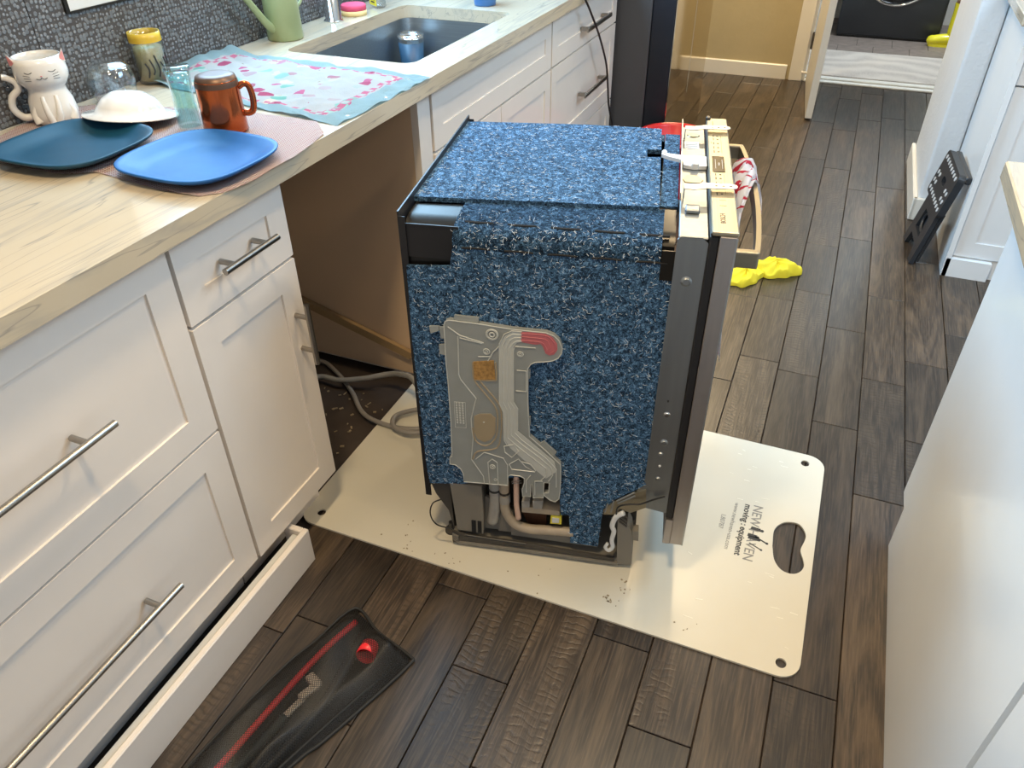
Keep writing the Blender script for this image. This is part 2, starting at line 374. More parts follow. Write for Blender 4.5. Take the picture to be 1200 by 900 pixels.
# ---------------- setting ----------------
fl = struct('floor', box(B(), -.62, 4.0, -2.0, 5.6, -.06, -.0115), 'subfloor')
PW = .1245; x = -.62-.003; j = 0; pm = {}
pb = B(); box(pb, 0, 1, 0, 1, -1, 0)
x = 1.337-16*PW
rs = random.Random(11)
while x < 1.80:
    y = -.35-rs.random()*.6 if x > -.01 else -.35-rs.random()*.6
    x1 = x+PW
    while y < 5.6:
        L = rs.choice([.42, .55, .62, .75, .9, 1.1]); y1 = min(y+L, 5.6)
        if y1 > -.1 and not (x1 < .005) and y1-y > .03:
            b = B(); box(b, 0, PW-.0022, 0, y1-y-.0022, -.011, 0, .0012)
            obj('plank', b, 'plank', fl, loc=(x+.0011, y+.0011, 0))
        y = y1
    x = x1
# left wall with window opening
wl = B(); wx0, wx1 = -.76, -.625
box(wl, wx0, wx1, -2.0, 1.34, 0, 2.6); box(wl, wx0, wx1, 1.34, 2.95, 0, 1.12); box(wl, wx0, wx1, 1.34, 2.95, 2.12, 2.6); box(wl, wx0, wx1, 2.95, 5.6, 0, 2.6)
wall_left = struct('wall_left', wl, 'wall')
yb = -.16
for k in range(11):
    y0 = 1.199+.332*(k-4); y1 = y0+.332-.002
    if y0 > 3.4: break
    y1 = min(y1, 3.46)
    for z0, z1 in ((.915, 1.32),):
        if y1 > 1.285 and y0 < 2.95:
            b = B(); 
            if y0 < 1.284: box(b, -.6249, -.61, y0, 1.284, z0, z1); box(b, -.6249, -.61, 1.284, y1, z0, 1.09)
            else: box(b, -.6249, -.61, y0, y1, z0, 1.09)
        else: b = box(B(), -.6249, -.61, y0, y1, z0, z1)
        obj('mosaic_panel', b, 'mosaic', wall_left)
wn = struct('window_1', box(box(box(box(B(), -.66, -.606, 1.294, 3.0, 1.093, 1.16), -.66, -.606, 1.294, 1.36, 1.16, 2.14), -.66, -.606, 2.93, 3.0, 1.16, 2.14), -.66, -.606, 1.294, 3.0, 2.14, 2.2), 'stone')
obj('edge_strip', box(box(B(), -.625, -.604, 1.284, 1.2935, 1.09, 2.2), -.625, -.604, 1.2935, 3.0, 1.0885, 1.0928), 'darktub', wn)
obj('sash_frame', box(box(box(box(B(), -.72, -.69, 1.36, 1.40, 1.16, 2.14), -.72, -.69, 2.89, 2.93, 1.16, 2.14), -.72, -.69, 2.12, 2.17, 1.16, 2.14), -.72, -.69, 1.36, 2.93, 1.16, 1.2), 'trim', wn)
cl = struct('ceiling', box(B(), -.76, 4.0, -.6, 7.8, 2.6, 2.66), 'ceiling')
# far wall with doorway at x .74 - 1.62
fw = struct('wall_far', box(box(box(B(), -.76, .70, 5.6, 5.72, 0, 2.6), 1.66, 4.0, 5.6, 5.72, 0, 2.6), .70, 1.66, 5.6, 5.72, 2.05, 2.6), 'beige_wall')
struct('baseboard_far', prism(B(), [(5.5865, 0), (5.6, 0), (5.6, .09), (5.592, .09), (5.5865, .084)], -.6, .60, 'YZ'), 'trim')
dc = struct('trim_1', box(box(box(B(), .622, .706, 5.578, 5.5995, 0, 2.08, .003), .7, .722, 5.5995, 5.73, 0, 2.06), 1.655, 1.74, 5.578, 5.5995, 0, 2.08, .003), 'trim')
th = struct('trim_2', box(box(B(), .722, 1.655, 5.575, 5.62, 0, .012, .003), .722, 1.655, 5.63, 5.69, 0, .02, .003), 'trim', 'pale wooden threshold strips under the laundry doorway')
dr = thing('door_1', 'x', 'door', (.73, 5.58, 0), 0); 
for k in ('label', 'category'): del dr[k]
dr['kind'] = 'structure'; dr.rotation_euler = (0, 0, radians(-85))
# leaf runs along local +x (towards camera)
obj('door_leaf', box(B(), 0, .835, .0, .038, .012, 2.03, .002), 'trim', dr)
for z in (.25, 1.0, 1.8):
    h = obj('hinge', tube(box(B(), -.014, .03, -.004, .0, z-.045, z+.045), [(-.008, -.006, z-.05), (-.008, -.006, z+.05)], .006, 8, 0), 'hinge', dr)
obj('door_stop', tube(B(), [(.02, -.002, .06), (.02, -.035, .06)], .008, 10, 0), 'trim', dr)
# wall stub on the right with baseboard
ws = struct('wall_right', box(B(), 1.363, 1.458, 3.53, 4.24, 0, 2.6, .012, 3), 'wall')
bb = B(); box(bb, 1.345, 1.363, 3.512, 4.255, 0, .098, .004); box(bb, 1.345, 1.459, 3.512, 3.53, 0, .098, .004)
struct('baseboard_right', bb, 'trim')
struct('wall_back_right', box(B(), 1.459, 4.0, 3.66, 3.78, 0, 2.6), 'wall')
# laundry room
lf = struct('floor_laundry', box(B(), -.2, 3.0, 5.62, 7.8, -.05, -.008), 'subfloor')
rs = random.Random(3)
for i in range(8):
    for k in range(8):
        x0 = .25+k*.25+(i % 2)*.12; y0 = 5.73+i*.25
        obj('floor_tile', box(B(), x0, x0+.247, y0, y0+.247, -.007, 0, .001), 'laundry_tile', lf)
struct('wall_laundry', box(box(B(), -.2, 3.0, 7.72, 7.8, 0, 2.6), 1.84, 1.92, 5.72, 7.72, 0, 2.6), 'trim')
struct('wall_laundry_left', box(B(), .6, .68, 5.72, 7.72, 0, 2.6), 'cool_paint')
rg = tag(obj('rug', box(B(), .69, 1.80, 5.74, 6.47, .001, .014, .004), 'rug'), 'cream patterned rug on the laundry room floor', 'rug')
w = thing('washing_machine', 'black front-loading washing machine at the back of the laundry room', 'washing machine', (1.195, 7.0, 0))
obj('body', box(B(), -.37, .37, .0, .66, .012, .98, .02, 2), 'washer', w, True)
obj('base_frame', box(B(), -.36, .36, .02, .65, .0, .03), 'black', w)
b = B(); 
for r0, r1, yy in ((.255, .225, -.012),):
    pts = [(r0*cos(2*pi*k/48), yy, .50+r0*sin(2*pi*k/48)) for k in range(49)]; tube(b, pts, .009, 8, 0)
obj('door_ring', b, 'chrome', w, True)
obj('door_glass', lathe(B(), [(0, .03), (.15, .025), (.24, .0), (.24, -.01)], 40), 'black_gloss', w, True).matrix_local = Matrix.Translation((0, -.004, .5)) @ Matrix.Rotation(radians(90), 4, 'X')
# boot
bt = thing('rain_boot', 'shiny yellow rubber rain boot beside the washing machine', 'boot', (1.66, 6.93, 0), radians(5))
b = B(); tube(b, [(.0, 0, .055), (0, 0, .14), (.005, 0, .24), (.005, 0, .30)], [.056, .066], 18, 4); tube(b, [(.045, 0, .048), (-.02, 0, .052), (-.08, 0, .048), (-.125, 0, .042), (-.15, 0, .038)], [.05, .036], 16, 4, .9); lathe(b, [(0, -.036), (.022, -.028), (.035, -.008), (.036, .006), (.028, .024), (.012, .033), (0, .035)], 18, (-.148, 0, .040))
obj('upper', b, 'boot', bt, True); obj('sole', prism(B(), [(.085, -.03), (.085, .03), (.03, .036), (-.06, .042), (-.13, .04), (-.165, .02), (-.165, -.02), (-.13, -.04), (-.06, -.042), (.03, -.036)], 0, .018), 'boot', bt, label='pale yellow sole')
obj('lining', tube(B(), [(.005, 0, .296), (.006, 0, .312)], .06, 16, 0), 'rust', bt, True, 'dark red lining at the top')
# ---------------- cabinets ----------------
def shaker(bm, y0, y1, z0, z1, x=0., st=.055, th=.02, rec=.0045):
    """shaker front in plane x facing +x"""
    bo = rrect(y0, y1, z0, z1, .0015, 1); hi = [(y0+st, z0+st), (y1-st, z0+st), (y1-st, z1-st), (y0+st, z1-st)]
    prism(bm, bo, x-th, x, 'YZ', holes=[hi]); box(bm, x-th, x-rec, y0+st-.001, y1-st+.001, z0+st-.001, z1-st+.001)
    return bm
def bar_handle(parent, a, b, out, posts, r=.0063, name='handle'):
    """a,b: ends; out: standoff vector; posts: fractions"""
    bm = B(); A = Vector(a); Bv = Vector(b); O_ = Vector(out); tube(bm, [A+O_, Bv+O_], r, 14, 0)
    for f in posts:
        p = A.lerp(Bv, f); tube(bm, [p, p+O_], r*.85, 12, 0)
    return obj(name, bm, 'nickel', parent, True)
c1 = thing('drawer_cabinet', 'wide white shaker base cabinet with deep drawers and long bar pulls, at left foreground', 'cabinet', (0, 0, 0))
obj('carcass', box(box(B(), -.60, -.021, -.16, .822, .115, .876), -.60, -.07, -.16, .822, .0, .115), 'white_paint', c1)
for z0, z1, hz in ((.492, .872, .678), (.122, .486, .295)):
    d = obj('drawer', shaker(B(), -.155, .820, z0, z1, 0, .058), 'white_paint', c1)
    bar_handle(d, (0, .0, hz), (0, .607, hz), (.035, 0, 0), (.12, .915))
c2 = thing('narrow_cabinet', 'narrow white base cabinet with one drawer above one door beside the open gap', 'cabinet', (0, 0, 0))
obj('carcass', box(box(B(), -.60, -.021, .826, 1.128, .115, .876), -.60, -.07, .826, 1.128, 0, .115), 'white_paint', c2)
d = obj('drawer', shaker(B(), .829, 1.127, .711, .872, 0, .054), 'white_paint', c2); bar_handle(d, (0, .902, .790), (0, 1.052, .790), (.035, 0, 0), (.2, .8))
d = obj('door', shaker(B(), .829, 1.127, .118, .704, 0, .056), 'white_paint', c2); bar_handle(d, (0, 1.097, .470), (0, 1.097, .617), (.033, 0, 0), (.22, .78))
c3 = thing('sink_cabinet', 'white sink base cabinet with a false drawer front under the steel sink', 'cabinet', (0, 0, 0))
obj('side_panel', box(B(), -.60, -.0205, 1.682, 1.70, .02, .876), 'brown_board', c3, label='raw brown unfinished side panel')
obj('carcass', box(box(box(B(), -.60, -.021, 1.7005, 2.655, .115, .65), -.60, -.07, 1.7005, 2.655, 0, .115), -.04, -.021, 1.7005, 2.655, .65, .876), 'white_paint', c3)
obj('face_post', box(box(B(), -.02, .0, 1.682, 1.722, .10, .876), -.02, -.006, 1.722, 1.757, .10, .876), 'white_paint', c3)
obj('false_front', shaker(B(), 1.760, 2.650, .711, .872, 0, .055), 'white_paint', c3)
obj('door', shaker(B(), 1.760, 2.203, .118, .704, 0, .055), 'white_paint', c3); obj('door', shaker(B(), 2.207, 2.650, .118, .704, 0, .055), 'white_paint', c3)
c4 = thing('drawer_stack_cabinet', 'white three-drawer base cabinet next to the dark refrigerator', 'cabinet', (0, 0, 0))
obj('carcass', box(box(B(), -.60, -.021, 2.657, 3.465, .115, .876), -.60, -.07, 2.657, 3.465, 0, .115), 'white_paint', c4)
for z0, z1, hz in ((.711, .872, .775), (.392, .704, .535), (.118, .386, .26)):
    d = obj('drawer', shaker(B(), 2.661, 3.462, z0, z1, 0, .055), 'white_paint', c4)
    b = B()
    box(b, .028, .037, 2.96, 3.27, hz-.008, hz+.008, .002); box(b, .0, .034, 2.975, 2.99, hz-.007, hz+.007, .001); box(b, .0, .034, 3.24, 3.255, hz-.007, hz+.007, .001)
    obj('handle', b, 'nickel', d)
# gap cavity
struct('trim_3', box(B(), -.618, -.604, 1.13, 1.68, .0, .874), 'brown_board', 'brown back panel inside the empty appliance gap')
obj_b = B(); obox(obj_b, (-.285, 1.672, .157), .42, .014, .026, Matrix.Rotation(radians(16.6), 3, 'Y')); tag(obj('wood_batten', obj_b, 'batten'), 'thin pale wooden batten leaning inside the empty appliance gap', 'batten')
# toe kick board pulled off
tk = thing('toe_kick_board', 'loose white toe-kick board lying on the floor below the drawers', 'board', (0, 0, 0))
obj('face_board', box(B(), .026, .040, .0, .948, 0, .103, .002), 'white_paint', tk)
obj('end_return', box(B(), -.022, .0258, .933, .948, 0, .103, .002), 'white_paint', tk)
obj('back_cleat', box(B(), .004, .0258, .0, .932, .07, .088), 'stone', tk)
# countertop left
ct = B(); prism(ct, [(-.609, -.2), (.03, -.2), (.03, 3.475), (-.609, 3.475)], .877, .915, holes=[rrect(-.465, -.072, 1.80, 2.475, .035, 5)])
tag(obj('countertop', ct, 'counter'), 'long veined quartzite countertop with sink cut-out on the left', 'countertop')
sk = thing('sink', 'undermount stainless steel sink set in the left countertop', 'sink', (-.268, 2.137, 0))
b = B(); o_ = rrect(-.205, .205, -.345, .345, .04, 5); i_ = rrect(-.1985, .1985, -.3385, .3385, .035, 5)
prism(b, o_, .665, .8765, holes=[i_]); prism(b, o_, .655, .665); obj('basin', b, 'sink', sk, True)
obj('drain', lathe(B(), [(0, .006), (.03, .005), (.045, .002), (.045, 0)], 24, (0, .05, .665)), 'chrome', sk, True)
# island on the right
isl = thing('island', 'white kitchen island with a plain end panel, right foreground', 'island', (0, 0, 0))
prism_pts = [(.700, .0), (1.500, .0), (1.500, .125), (1.560, .125), (1.560, .884), (.700, .884)]
obj('end_panel', prism(B(), prism_pts, 1.300, 1.318, 'YZ'), 'cool_paint', isl)
obj('end_panel', box(box(B(), 1.300, 1.318, -.4, .686, 0, .884), 1.3085, 1.32, .686, .700, 0, .884), 'cool_paint', isl)
obj('carcass', box(box(B(), 1.3185, 2.6, -.4, 1.545, .125, .884), 1.3185, 2.6, -.4, 1.49, 0, .125), 'white_paint', isl)
tag(obj('island_countertop', box(B(), 1.252, 2.68, -.45, 1.575, .885, .918, .003), 'counter'), 'quartzite island worktop, nearer of the two counters on the right', 'countertop')
# far right cabinet (faces the camera)
c5 = thing('far_base_cabinet', 'white shaker base cabinet facing the camera behind the island, far right', 'cabinet', (0, 0, 0))
obj('side_panel', box(B(), 1.460, 1.478, 3.02, 3.615, .0, .884), 'cool_paint', c5)
obj('edge_trim', box(B(), 1.450, 1.4598, 3.598, 3.612, 0, .884), 'cool_paint', c5)
obj('carcass', box(B(), 1.4785, 3.0, 3.06, 3.65, .10, .884), 'cool_paint', c5); obj('toe_kick', box(B(), 1.4785, 3.0, 3.045, 3.059, 0, .0995), 'cool_paint', c5)
obj('foot_block', box(B(), 1.463, 1.615, 3.02, 3.044, 0, .072), 'cool_paint', c5)
def shy(y, x0, x1, z0, z1):
    b = shaker(B(), x0, x1, z0, z1, 0, .058); b.transform(Matrix(((0, 1, 0, 0), (-1, 0, 0, y), (0, 0, 1, 0), (0, 0, 0, 1)))); return b
for k in range(3):
    x0 = 1.482+k*.47
    d = obj('door', shy(3.038, x0, x0+.465, .08, .69), 'cool_paint', c5); d = obj('drawer', shy(3.038, x0, x0+.465, .697, .872), 'cool_paint', c5)
tag(obj('far_countertop', box(B(), 1.425, 3.0, 2.965, 3.65, .885, .918, .003), 'counter'), 'quartzite worktop on the far right cabinet, at the top right corner', 'countertop')
# fridge
fr = thing('refrigerator', 'tall dark refrigerator with glossy steel front at the end of the cabinets', 'refrigerator', (0, 0, 0))
obj('body', box(B(), -.58, .145, 3.50, 4.41, .02, 1.78, .004), 'fridge_side', fr); obj('foot', box(B(), -.5, .12, 3.54, 4.37, 0, .02), 'black', fr)
for y0, y1 in ((3.50, 3.953), (3.957, 4.41)):
    d = obj('door', box(B(), .147, .246, y0, y1, .04, 1.78, .004), 'fridge_black', fr); obj('door_skin', box(B(), .2462, .2500, y0+.001, y1-.001, .041, 1.779, .001), 'fridge_front', d)
# ---------------- things on the counter ----------------
Z0 = .9153
fl_ = B()
coons(fl_, [(-0.5993, 1.4202), (-0.4107, 1.3941), (-0.2093, 1.3483), (0.0181, 1.3136)], [(-0.5981, 1.7471), (-0.4120, 1.7200), (-0.2280, 1.7165), (0.0351, 1.6981)], [(-0.5993, 1.4202), (-0.6447, 1.5259), (-0.6215, 1.6234), (-0.5981, 1.7471)], [(0.0181, 1.3136), (0.0285, 1.4133), (0.0297, 1.5606), (0.0351, 1.6981)], 70, 50,
      lambda u, v, x, y: Z0+.0045+.0040*sin(u*21+v*9+2*sin(v*8))*sin(v*17+u*5)+.0012*sin(u*61+3*sin(v*13))+.012*math.exp(-((u-.03)/.06)**2)*max(0, v)*(1-v*.3)+.010*math.exp(-((u*1.-.0)/.12)**2-((v-.0)/.15)**2), .0015)
tag(obj('floral_towel', fl_, 'floral', None, 'all'), 'wrinkled floral towel with pale blue border spread beside the sink', 'towel')
dm = B()
coons(dm, [(-0.5337, 0.8575), (-0.4459, 0.9096), (-0.3687, 0.9078), (-0.2872, 0.9087), (-0.2397, 0.9400), (-0.1595, 0.9286), (-0.0710, 0.9145), (0.0008, 0.9192), (0.0313, 0.9464)], [(-0.6301, 1.1883), (-0.5654, 1.2325), (-0.4818, 1.2841), (-0.3577, 1.2919), (-0.1906, 1.3237), (-0.0318, 1.3177)], [(-0.5337, 0.8575), (-0.5722, 0.9941), (-0.5984, 1.0956), (-0.6301, 1.1883)], [(0.0313, 0.9464), (0.0444, 1.0159), (0.0432, 1.1308), (0.0230, 1.2598), (-0.0318, 1.3177)], 90, 50,
      lambda u, v, x, y: Z0+.0012+.0012*abs(sin(u*40+v*6))*(1 if v < .1 or v > .9 or u > .93 else .3)+.0009*sin(u*17+v*11), .0015)
tag(obj('dish_mat', dm, 'dotcloth', None, 'all'), 'thin red-and-white dotted cloth under the drying dishes', 'cloth')
ZM = Z0+.0035
def sq(n=3.2): return lambda a: (abs(cos(a))**n+abs(sin(a))**n)**(-1/n)
def plate(x, y, z, r, m, label, rz, tiltx=0):
    pr_ = [(0, .004), (r*.60, .004), (r*.70, .006), (r*.80, .011), (r*.93, .019), (r*.985, .0215), (r, .0205), (r*.99, .017), (r*.9, .010), (r*.70, .0005), (r*.6, 0), (0, 0)]
    o = obj('plate', lathe(B(), pr_, 96, fn=sq()), m, None, 'all'); o.location = (x, y, z); o.rotation_euler = (tiltx, 0, rz)
    return tag(o, label, 'plate', 'plates drying on the dotted cloth')
plate(-.355, 1.003, ZM, .123, 'plate_teal', 'dark teal rounded-square plate, left of the two plates', radians(2))
plate(-.088, 1.032, ZM, .123, 'plate_blue', 'bright blue rounded-square plate, nearer the counter edge', radians(-2))
b = B(); lathe(b, [(0, .040), (.028, .040), (.032, .043), (.036, .041), (.050, .033), (.061, .018), (.067, .007), (.091, .002), (.0915, 0), (.066, .004), (.058, .016), (.047, .029), (.03, .036), (0, .037)], 56)
o = tag(obj('bowl', b, 'white_ceramic', None, 'all'), 'white rimmed soup bowl turned upside down behind the teal plate', 'bowl'); o.location = (-.385, 1.176, ZM+.015); o.rotation_euler = (-.155, 0, 0)
def tumbler(name, x, y, prof, m, label, cat, z=ZM, seg=40):
    o = obj(name, lathe(B(), prof, seg), m, None, 'all'); o.location = (x, y, z); return tag(o, label, cat)
tumbler('glass_tumbler', -.528, 1.277, [(.040, 0), (.047, .02), (.050, .045), (.044, .072), (.030, .084), (.0, .084), (0, .078), (.028, .078), (.042, .068), (.0475, .045), (.0445, .02), (.038, 0)], 'glass', 'clear stemless glass upside down in front of the mosaic backsplash', 'glass', Z0+.003)
tumbler('teal_glass', -.262, 1.205, [(.023, 0), (.0225, .03), (.021, .06), (.023, .09), (.025, .108), (.024, .115), (0, .113), (0, .104), (.0215, .102), (.0185, .06), (.0205, .02), (.021, 0)], 'tealglass', 'pale teal tapered drinking glass upside down left of the copper mug', 'glass')
mg = thing('copper_mug', 'copper metal mug upside down with its handle to the right', 'mug', (-.168, 1.203, ZM))
obj('body', lathe(B(), [(.041, 0), (.043, .002), (.042, .03), (.041, .09), (.0395, .099), (.036, .105), (.034, .1055)], 48), 'copper', mg, 'all')
obj('base', lathe(B(), [(.0413, .088), (.0405, .0955), (.037, .106), (.027, .1095), (.018, .1095), (0, .1090)], 48), 'coppertop', mg, 'all', 'dull bronze base')
obj('handle', tube(B(), [(.034, .02, .083), (.042, .026, .088), (.050, .031, .083), (.053, .033, .06), (.050, .031, .038), (.042, .026, .032), (.035, .021, .034)], .0042, 10, 6, 1.5), 'copper', mg, 'all')
jr = thing('painted_jar', 'glass jar with a mustard yellow rim band and dark painted design by the backsplash', 'jar', (-.570, 1.440, Z0), radians(0))
o = obj('body', lathe(B(), [(0, 0), (.033, 0), (.036, .004), (.036, .09), (.0345, .112), (.032, .112), (.033, .09), (.033, .008), (0, .006)], 40), 'glass', jr, 'all')
obj('rim_band', lathe(B(), [(.0364, .092), (.0362, .1), (.0352, .1125), (.0340, .1125), (.0342, .1)], 40), 'jar_band', jr, 'all')
obj('filling', lathe(B(), [(0, .009), (.0322, .009), (.0322, .08), (0, .082)], 32), mat('mustard_filling', (.30, .24, .09), .5, var=.4, vs=60), jr, 'all')
b = B()
for k in range(7):
    a = -1.1+.33*k; tube(b, [(.0364*cos(a), .0364*sin(a), .018+.006*(k % 2)), (.0366*cos(a+.12), .0366*sin(a+.12), .035), (.0364*cos(a-.05), .0364*sin(a-.05), .05+.008*(k % 3))], .0018, 6, 3)
obj('painted_motif', b, 'ink', jr)
# cat mug
ca = thing('cat_mug', 'white ceramic cat-shaped mug with pink ears and a tail handle by the backsplash', 'mug', (-.550, 1.135, Z0), radians(50))
b = B(); lathe(b, [(0, 0), (.036, 0), (.041, .006), (.043, .022), (.040, .045), (.034, .062), (.034, .070), (.040, .077), (.046, .088), (.0475, .100), (.046, .116), (.0425, .130), (.0405, .130), (.044, .116), (.045, .100), (.038, .085), (0, .08)], 48, sx=1.05)
obj('body', b, 'white_ceramic', ca, 'all')
for s in (-1, 1):
    b = B(); v = [b.verts.new(p) for p in ((s*.036, -.022, .118), (s*.050, -.006, .114), (s*.040, .0, .124), (s*.050, -.014, .141))]
    for f in ((0, 1, 3), (1, 2, 3), (2, 0, 3), (0, 2, 1)): b.faces.new([v[q] for q in f])
    e = obj('ear', b, 'white_ceramic', ca); b = B(); v = [b.verts.new(p) for p in ((s*.0385, -.0225, .1195), (s*.0495, -.0105, .117), (s*.0498, -.0168, .137), (s*.044, -.010, .126))]
    for f in ((0, 1, 2), (1, 3, 2), (3, 0, 2), (0, 3, 1)): b.faces.new([v[q] for q in f])
    obj('inner_ear', b, 'pink', e)
obj('tail_handle', tube(B(), [(-.036, .0, .014), (-.058, .0, .016), (-.071, .0, .034), (-.066, .0, .056), (-.051, 0, .070), (-.052, 0, .084), (-.065, 0, .094), (-.072, 0, .096)], [.0075, .006], 12), 'white_ceramic', ca, 'all')
b = B()
for s in (-1, 1):
    tube(b, [(s*.006, -.0405, .006), (s*.010, -.0415, .025), (s*.012, -.037, .045), (s*.012, -.0325, .058)], [.0075, .004], 10)
    tube(b, [(s*.030, -.026, .006), (s*.034, -.022, .022), (s*.028, -.022, .040)], [.011, .006], 10)
obj('paw', b, 'white_ceramic', ca, 'all')
def onface(a, z, r): return (r*1.05*sin(a), -r*cos(a), z)
b = B()
def rz_(z): return .0468+(.0475-.0468)*min(1, (z-.09)/.01) if z < .10 else .0475-(z-.10)*.1
for s in (-1, 1):
    tube(b, [onface(s*(.30+.1*k), .1075-.0025*sin(pi*k/3), rz_(.107)+.0004) for k in range(4)], .0006, 5, 3)
    for q in range(3): tube(b, [onface(s*.42, .1-.004*q, rz_(.1-.004*q)+.0005), onface(s*.68, .102-.0055*q, rz_(.1-.005*q)+.0005)], .0004, 5, 0)
    tube(b, [onface(0, .0965, rz_(.0965)+.0006), onface(s*.08, .0935, rz_(.0935)+.0006), onface(s*.2, .0955, rz_(.0955)+.0006)], .0005, 5, 3)
obj('painted_face', b, 'ink', ca)
obj('nose', lathe(B(), [(0, .0015), (.0018, .001), (.002, 0)], 10, (0, 0, 0)), 'pink', ca).location = (0, -.0478, .099); C.objects[-1].name = C.objects[-1].name
# watering can
wc = thing('watering_can', 'sage green metal watering can behind the sink', 'watering can', (-.545, 1.925, Z0))
obj('body', lathe(B(), [(0, 0), (.048, 0), (.050, .003), (.048, .10), (.045, .20), (.040, .205), (0, .205)], 40), 'greenmetal', wc, 'all')
obj('spout', tube(B(), [(-.005, -.040, .030), (-.006, -.070, .055), (-.007, -.127, .120), (-.008, -.19, .19)], [.0125, .0065], 12), 'greenmetal', wc, 'all')
obj('handle', tube(B(), [(0, .05, .06), (0, .10, .09), (0, .11, .16), (0, .05, .235), (0, -.02, .21)], .005, 8), 'greenmetal', wc, 'all')
# faucet
fc = thing('faucet', 'chrome sink faucet behind the steel basin', 'faucet', (-.545, 2.172, Z0))
obj('base', lathe(B(), [(0, 0), (.030, 0), (.030, .004), (.0245, .006), (.024, .14), (.014, .15), (0, .15)], 32), 'chrome', fc, 'all')
obj('spout', tube(B(), [(0, 0, .14), (0, 0, .30), (.02, 0, .40), (.10, 0, .44), (.18, 0, .40), (.20, 0, .32)], .013, 14), 'chrome', fc, 'all')
obj('lever', tube(B(), [(0, .02, .10), (0, .07, .13)], .006, 10, 0), 'chrome', fc, 'all')
sp = thing('round_sponge', 'round pink-topped scrubbing sponge beside the faucet', 'sponge', (-.535, 2.275, Z0))
obj('scouring_top', lathe(B(), [(0, .032), (.036, .032), (.040, .028), (.040, .015), (0, .015)], 28), 'sponge_pink', sp, 'all'); obj('foam', lathe(B(), [(0, .015), (.0405, .0148), (.0405, 0), (0, 0)], 28), 'sponge_yellow', sp, 'all')
bo = thing('soap_bottle', 'clear bottle with a yellow label behind the round sponge', 'bottle', (-.522, 2.405, Z0), radians(-35))
obj('body', box(B(), -.03, .03, -.018, .018, 0, .13, .008, 3), 'glass', bo, True)
lb = obj('label', box(B(), -.026, .026, -.0190, -.0182, .008, .042), 'label_yellow', bo)
b = B(); 
for k, wd in enumerate((.04, .036, .028)): box(b, -wd/2, wd/2, -.0194, -.0190, .034-k*.009, .038-k*.009)
obj('print', b, 'ink', lb); obj('liquid_blue', box(B(), -.025, .025, -.015, .015, .045, .12, .004), 'bluecap', bo)
obj('cap', lathe(B(), [(0, .15), (.012, .15), (.013, .13), (0, .13)], 20), 'bluecap', bo)
o = tumbler('blue_cup', -.205, 2.56, [(0, 0), (.034, 0), (.036, .004), (.040, .09), (.038, .09), (.034, .006), (0, .005)], 'bluecap', 'blue cup standing on the counter beyond the sink', 'cup', Z0)
tb = thing('travel_tumbler', 'navy insulated tumbler with clear lid standing in the sink', 'tumbler', (-.405, 2.395, .6655))
obj('body', lathe(B(), [(0, 0), (.030, 0), (.032, .003), (.042, .155), (0, .155)], 36), 'navy', tb, 'all'); obj('rim', lathe(B(), [(.042, .155), (.0428, .165), (.0428, .172), (.038, .172), (.037, .16), (0, .158)], 36), 'chrome', tb, 'all')
obj('lid', lathe(B(), [(.0435, .168), (.044, .176), (.040, .180), (.036, .176), (0, .174), (0, .171)], 36), 'glass', tb, 'all')
# black cord over drawers
tag(obj('charging_cord', tube(B(), [(-.25, 2.84, .921), (-.06, 2.85, .9205), (.025, 2.86, .9205), (.041, 2.895, .885), (.043, 3.00, .80), (.044, 3.088, .722), (.044, 3.20, .60), (.044, 3.245, .50), (.044, 3.275, .42), (.044, 3.35, .31), (.05, 3.40, .18), (.06, 3.42, .06), (.08, 3.42, .008)], .0042, 8), 'cord', None, 'all'), 'thin black cord hanging over the counter edge in front of the far drawers', 'cord')
# ---------------- things on the floor ----------------
mt = B(); ol = rrect(-.077, 1.136, 1.037, 1.760, .045, 6)
gr = [Vector((*q, 0)) for q in [(1.0412, 1.3897), (1.0388, 1.4419), (1.0516, 1.4714), (1.0705, 1.4852), (1.0949, 1.4857), (1.1115, 1.4591), (1.1117, 1.4355), (1.1051, 1.4010), (1.1136, 1.3734), (1.1175, 1.3529), (1.1100, 1.3309), (1.0923, 1.3184), (1.0689, 1.3224), (1.0503, 1.3479), (1.0412, 1.3897)][:-1]]
prism(mt, ol, .0006, .0055, holes=[circ(-.030, 1.079, .011), circ(1.086, 1.722, .011, 20, .012), circ(1.098, 1.070, .011, 20, .012), [(p.x, p.y) for p in resample(smooth_path([(q.x, q.y, 0) for q in gr]+[(gr[0].x, gr[0].y, 0)], 4), 60)[:-1]]])
mo = thing('moving_sheet', 'large white plastic sliding sheet with a kidney-shaped hand hole under the dishwasher', 'sheet', (0, 0, 0))
obj('sheet', mt, 'mat', mo)
def tm(x, y): return Matrix.Translation((x, y, .0057)) @ Matrix.Rotation(radians(-90), 4, 'Z')
b = B(); text_into(b, 'moving : equipment', .0225, tm(.967, 1.418), .0001, 1.0, .0006); obj('lettering', b, 'ink', mo)
b = B(); text_into(b, 'NEW HAVEN', .033, tm(.991, 1.416), .0001, 1.0, .0003); obj('lettering', b, 'greyink', mo)
b = B(); text_into(b, 'www.newhaven-usa.com', .0165, tm(.940, 1.420), .0001); text_into(b, 'L80787', .0165, tm(.915, 1.425), .0001); obj('lettering', b, 'greyink', mo)
b = B()
for dx, dy, s in ((.998, 1.428, 1), (.996, 1.395, .9), (.994, 1.403, .8)):
    prism(b, circ(dx+.014*s, dy, .0045*s, 10), .0056, .0059); prism(b, [(dx-.014, dy-.003), (dx-.012, dy+.007), (dx+.010*s, dy+.006), (dx+.011*s, dy-.004)], .0056, .0059)
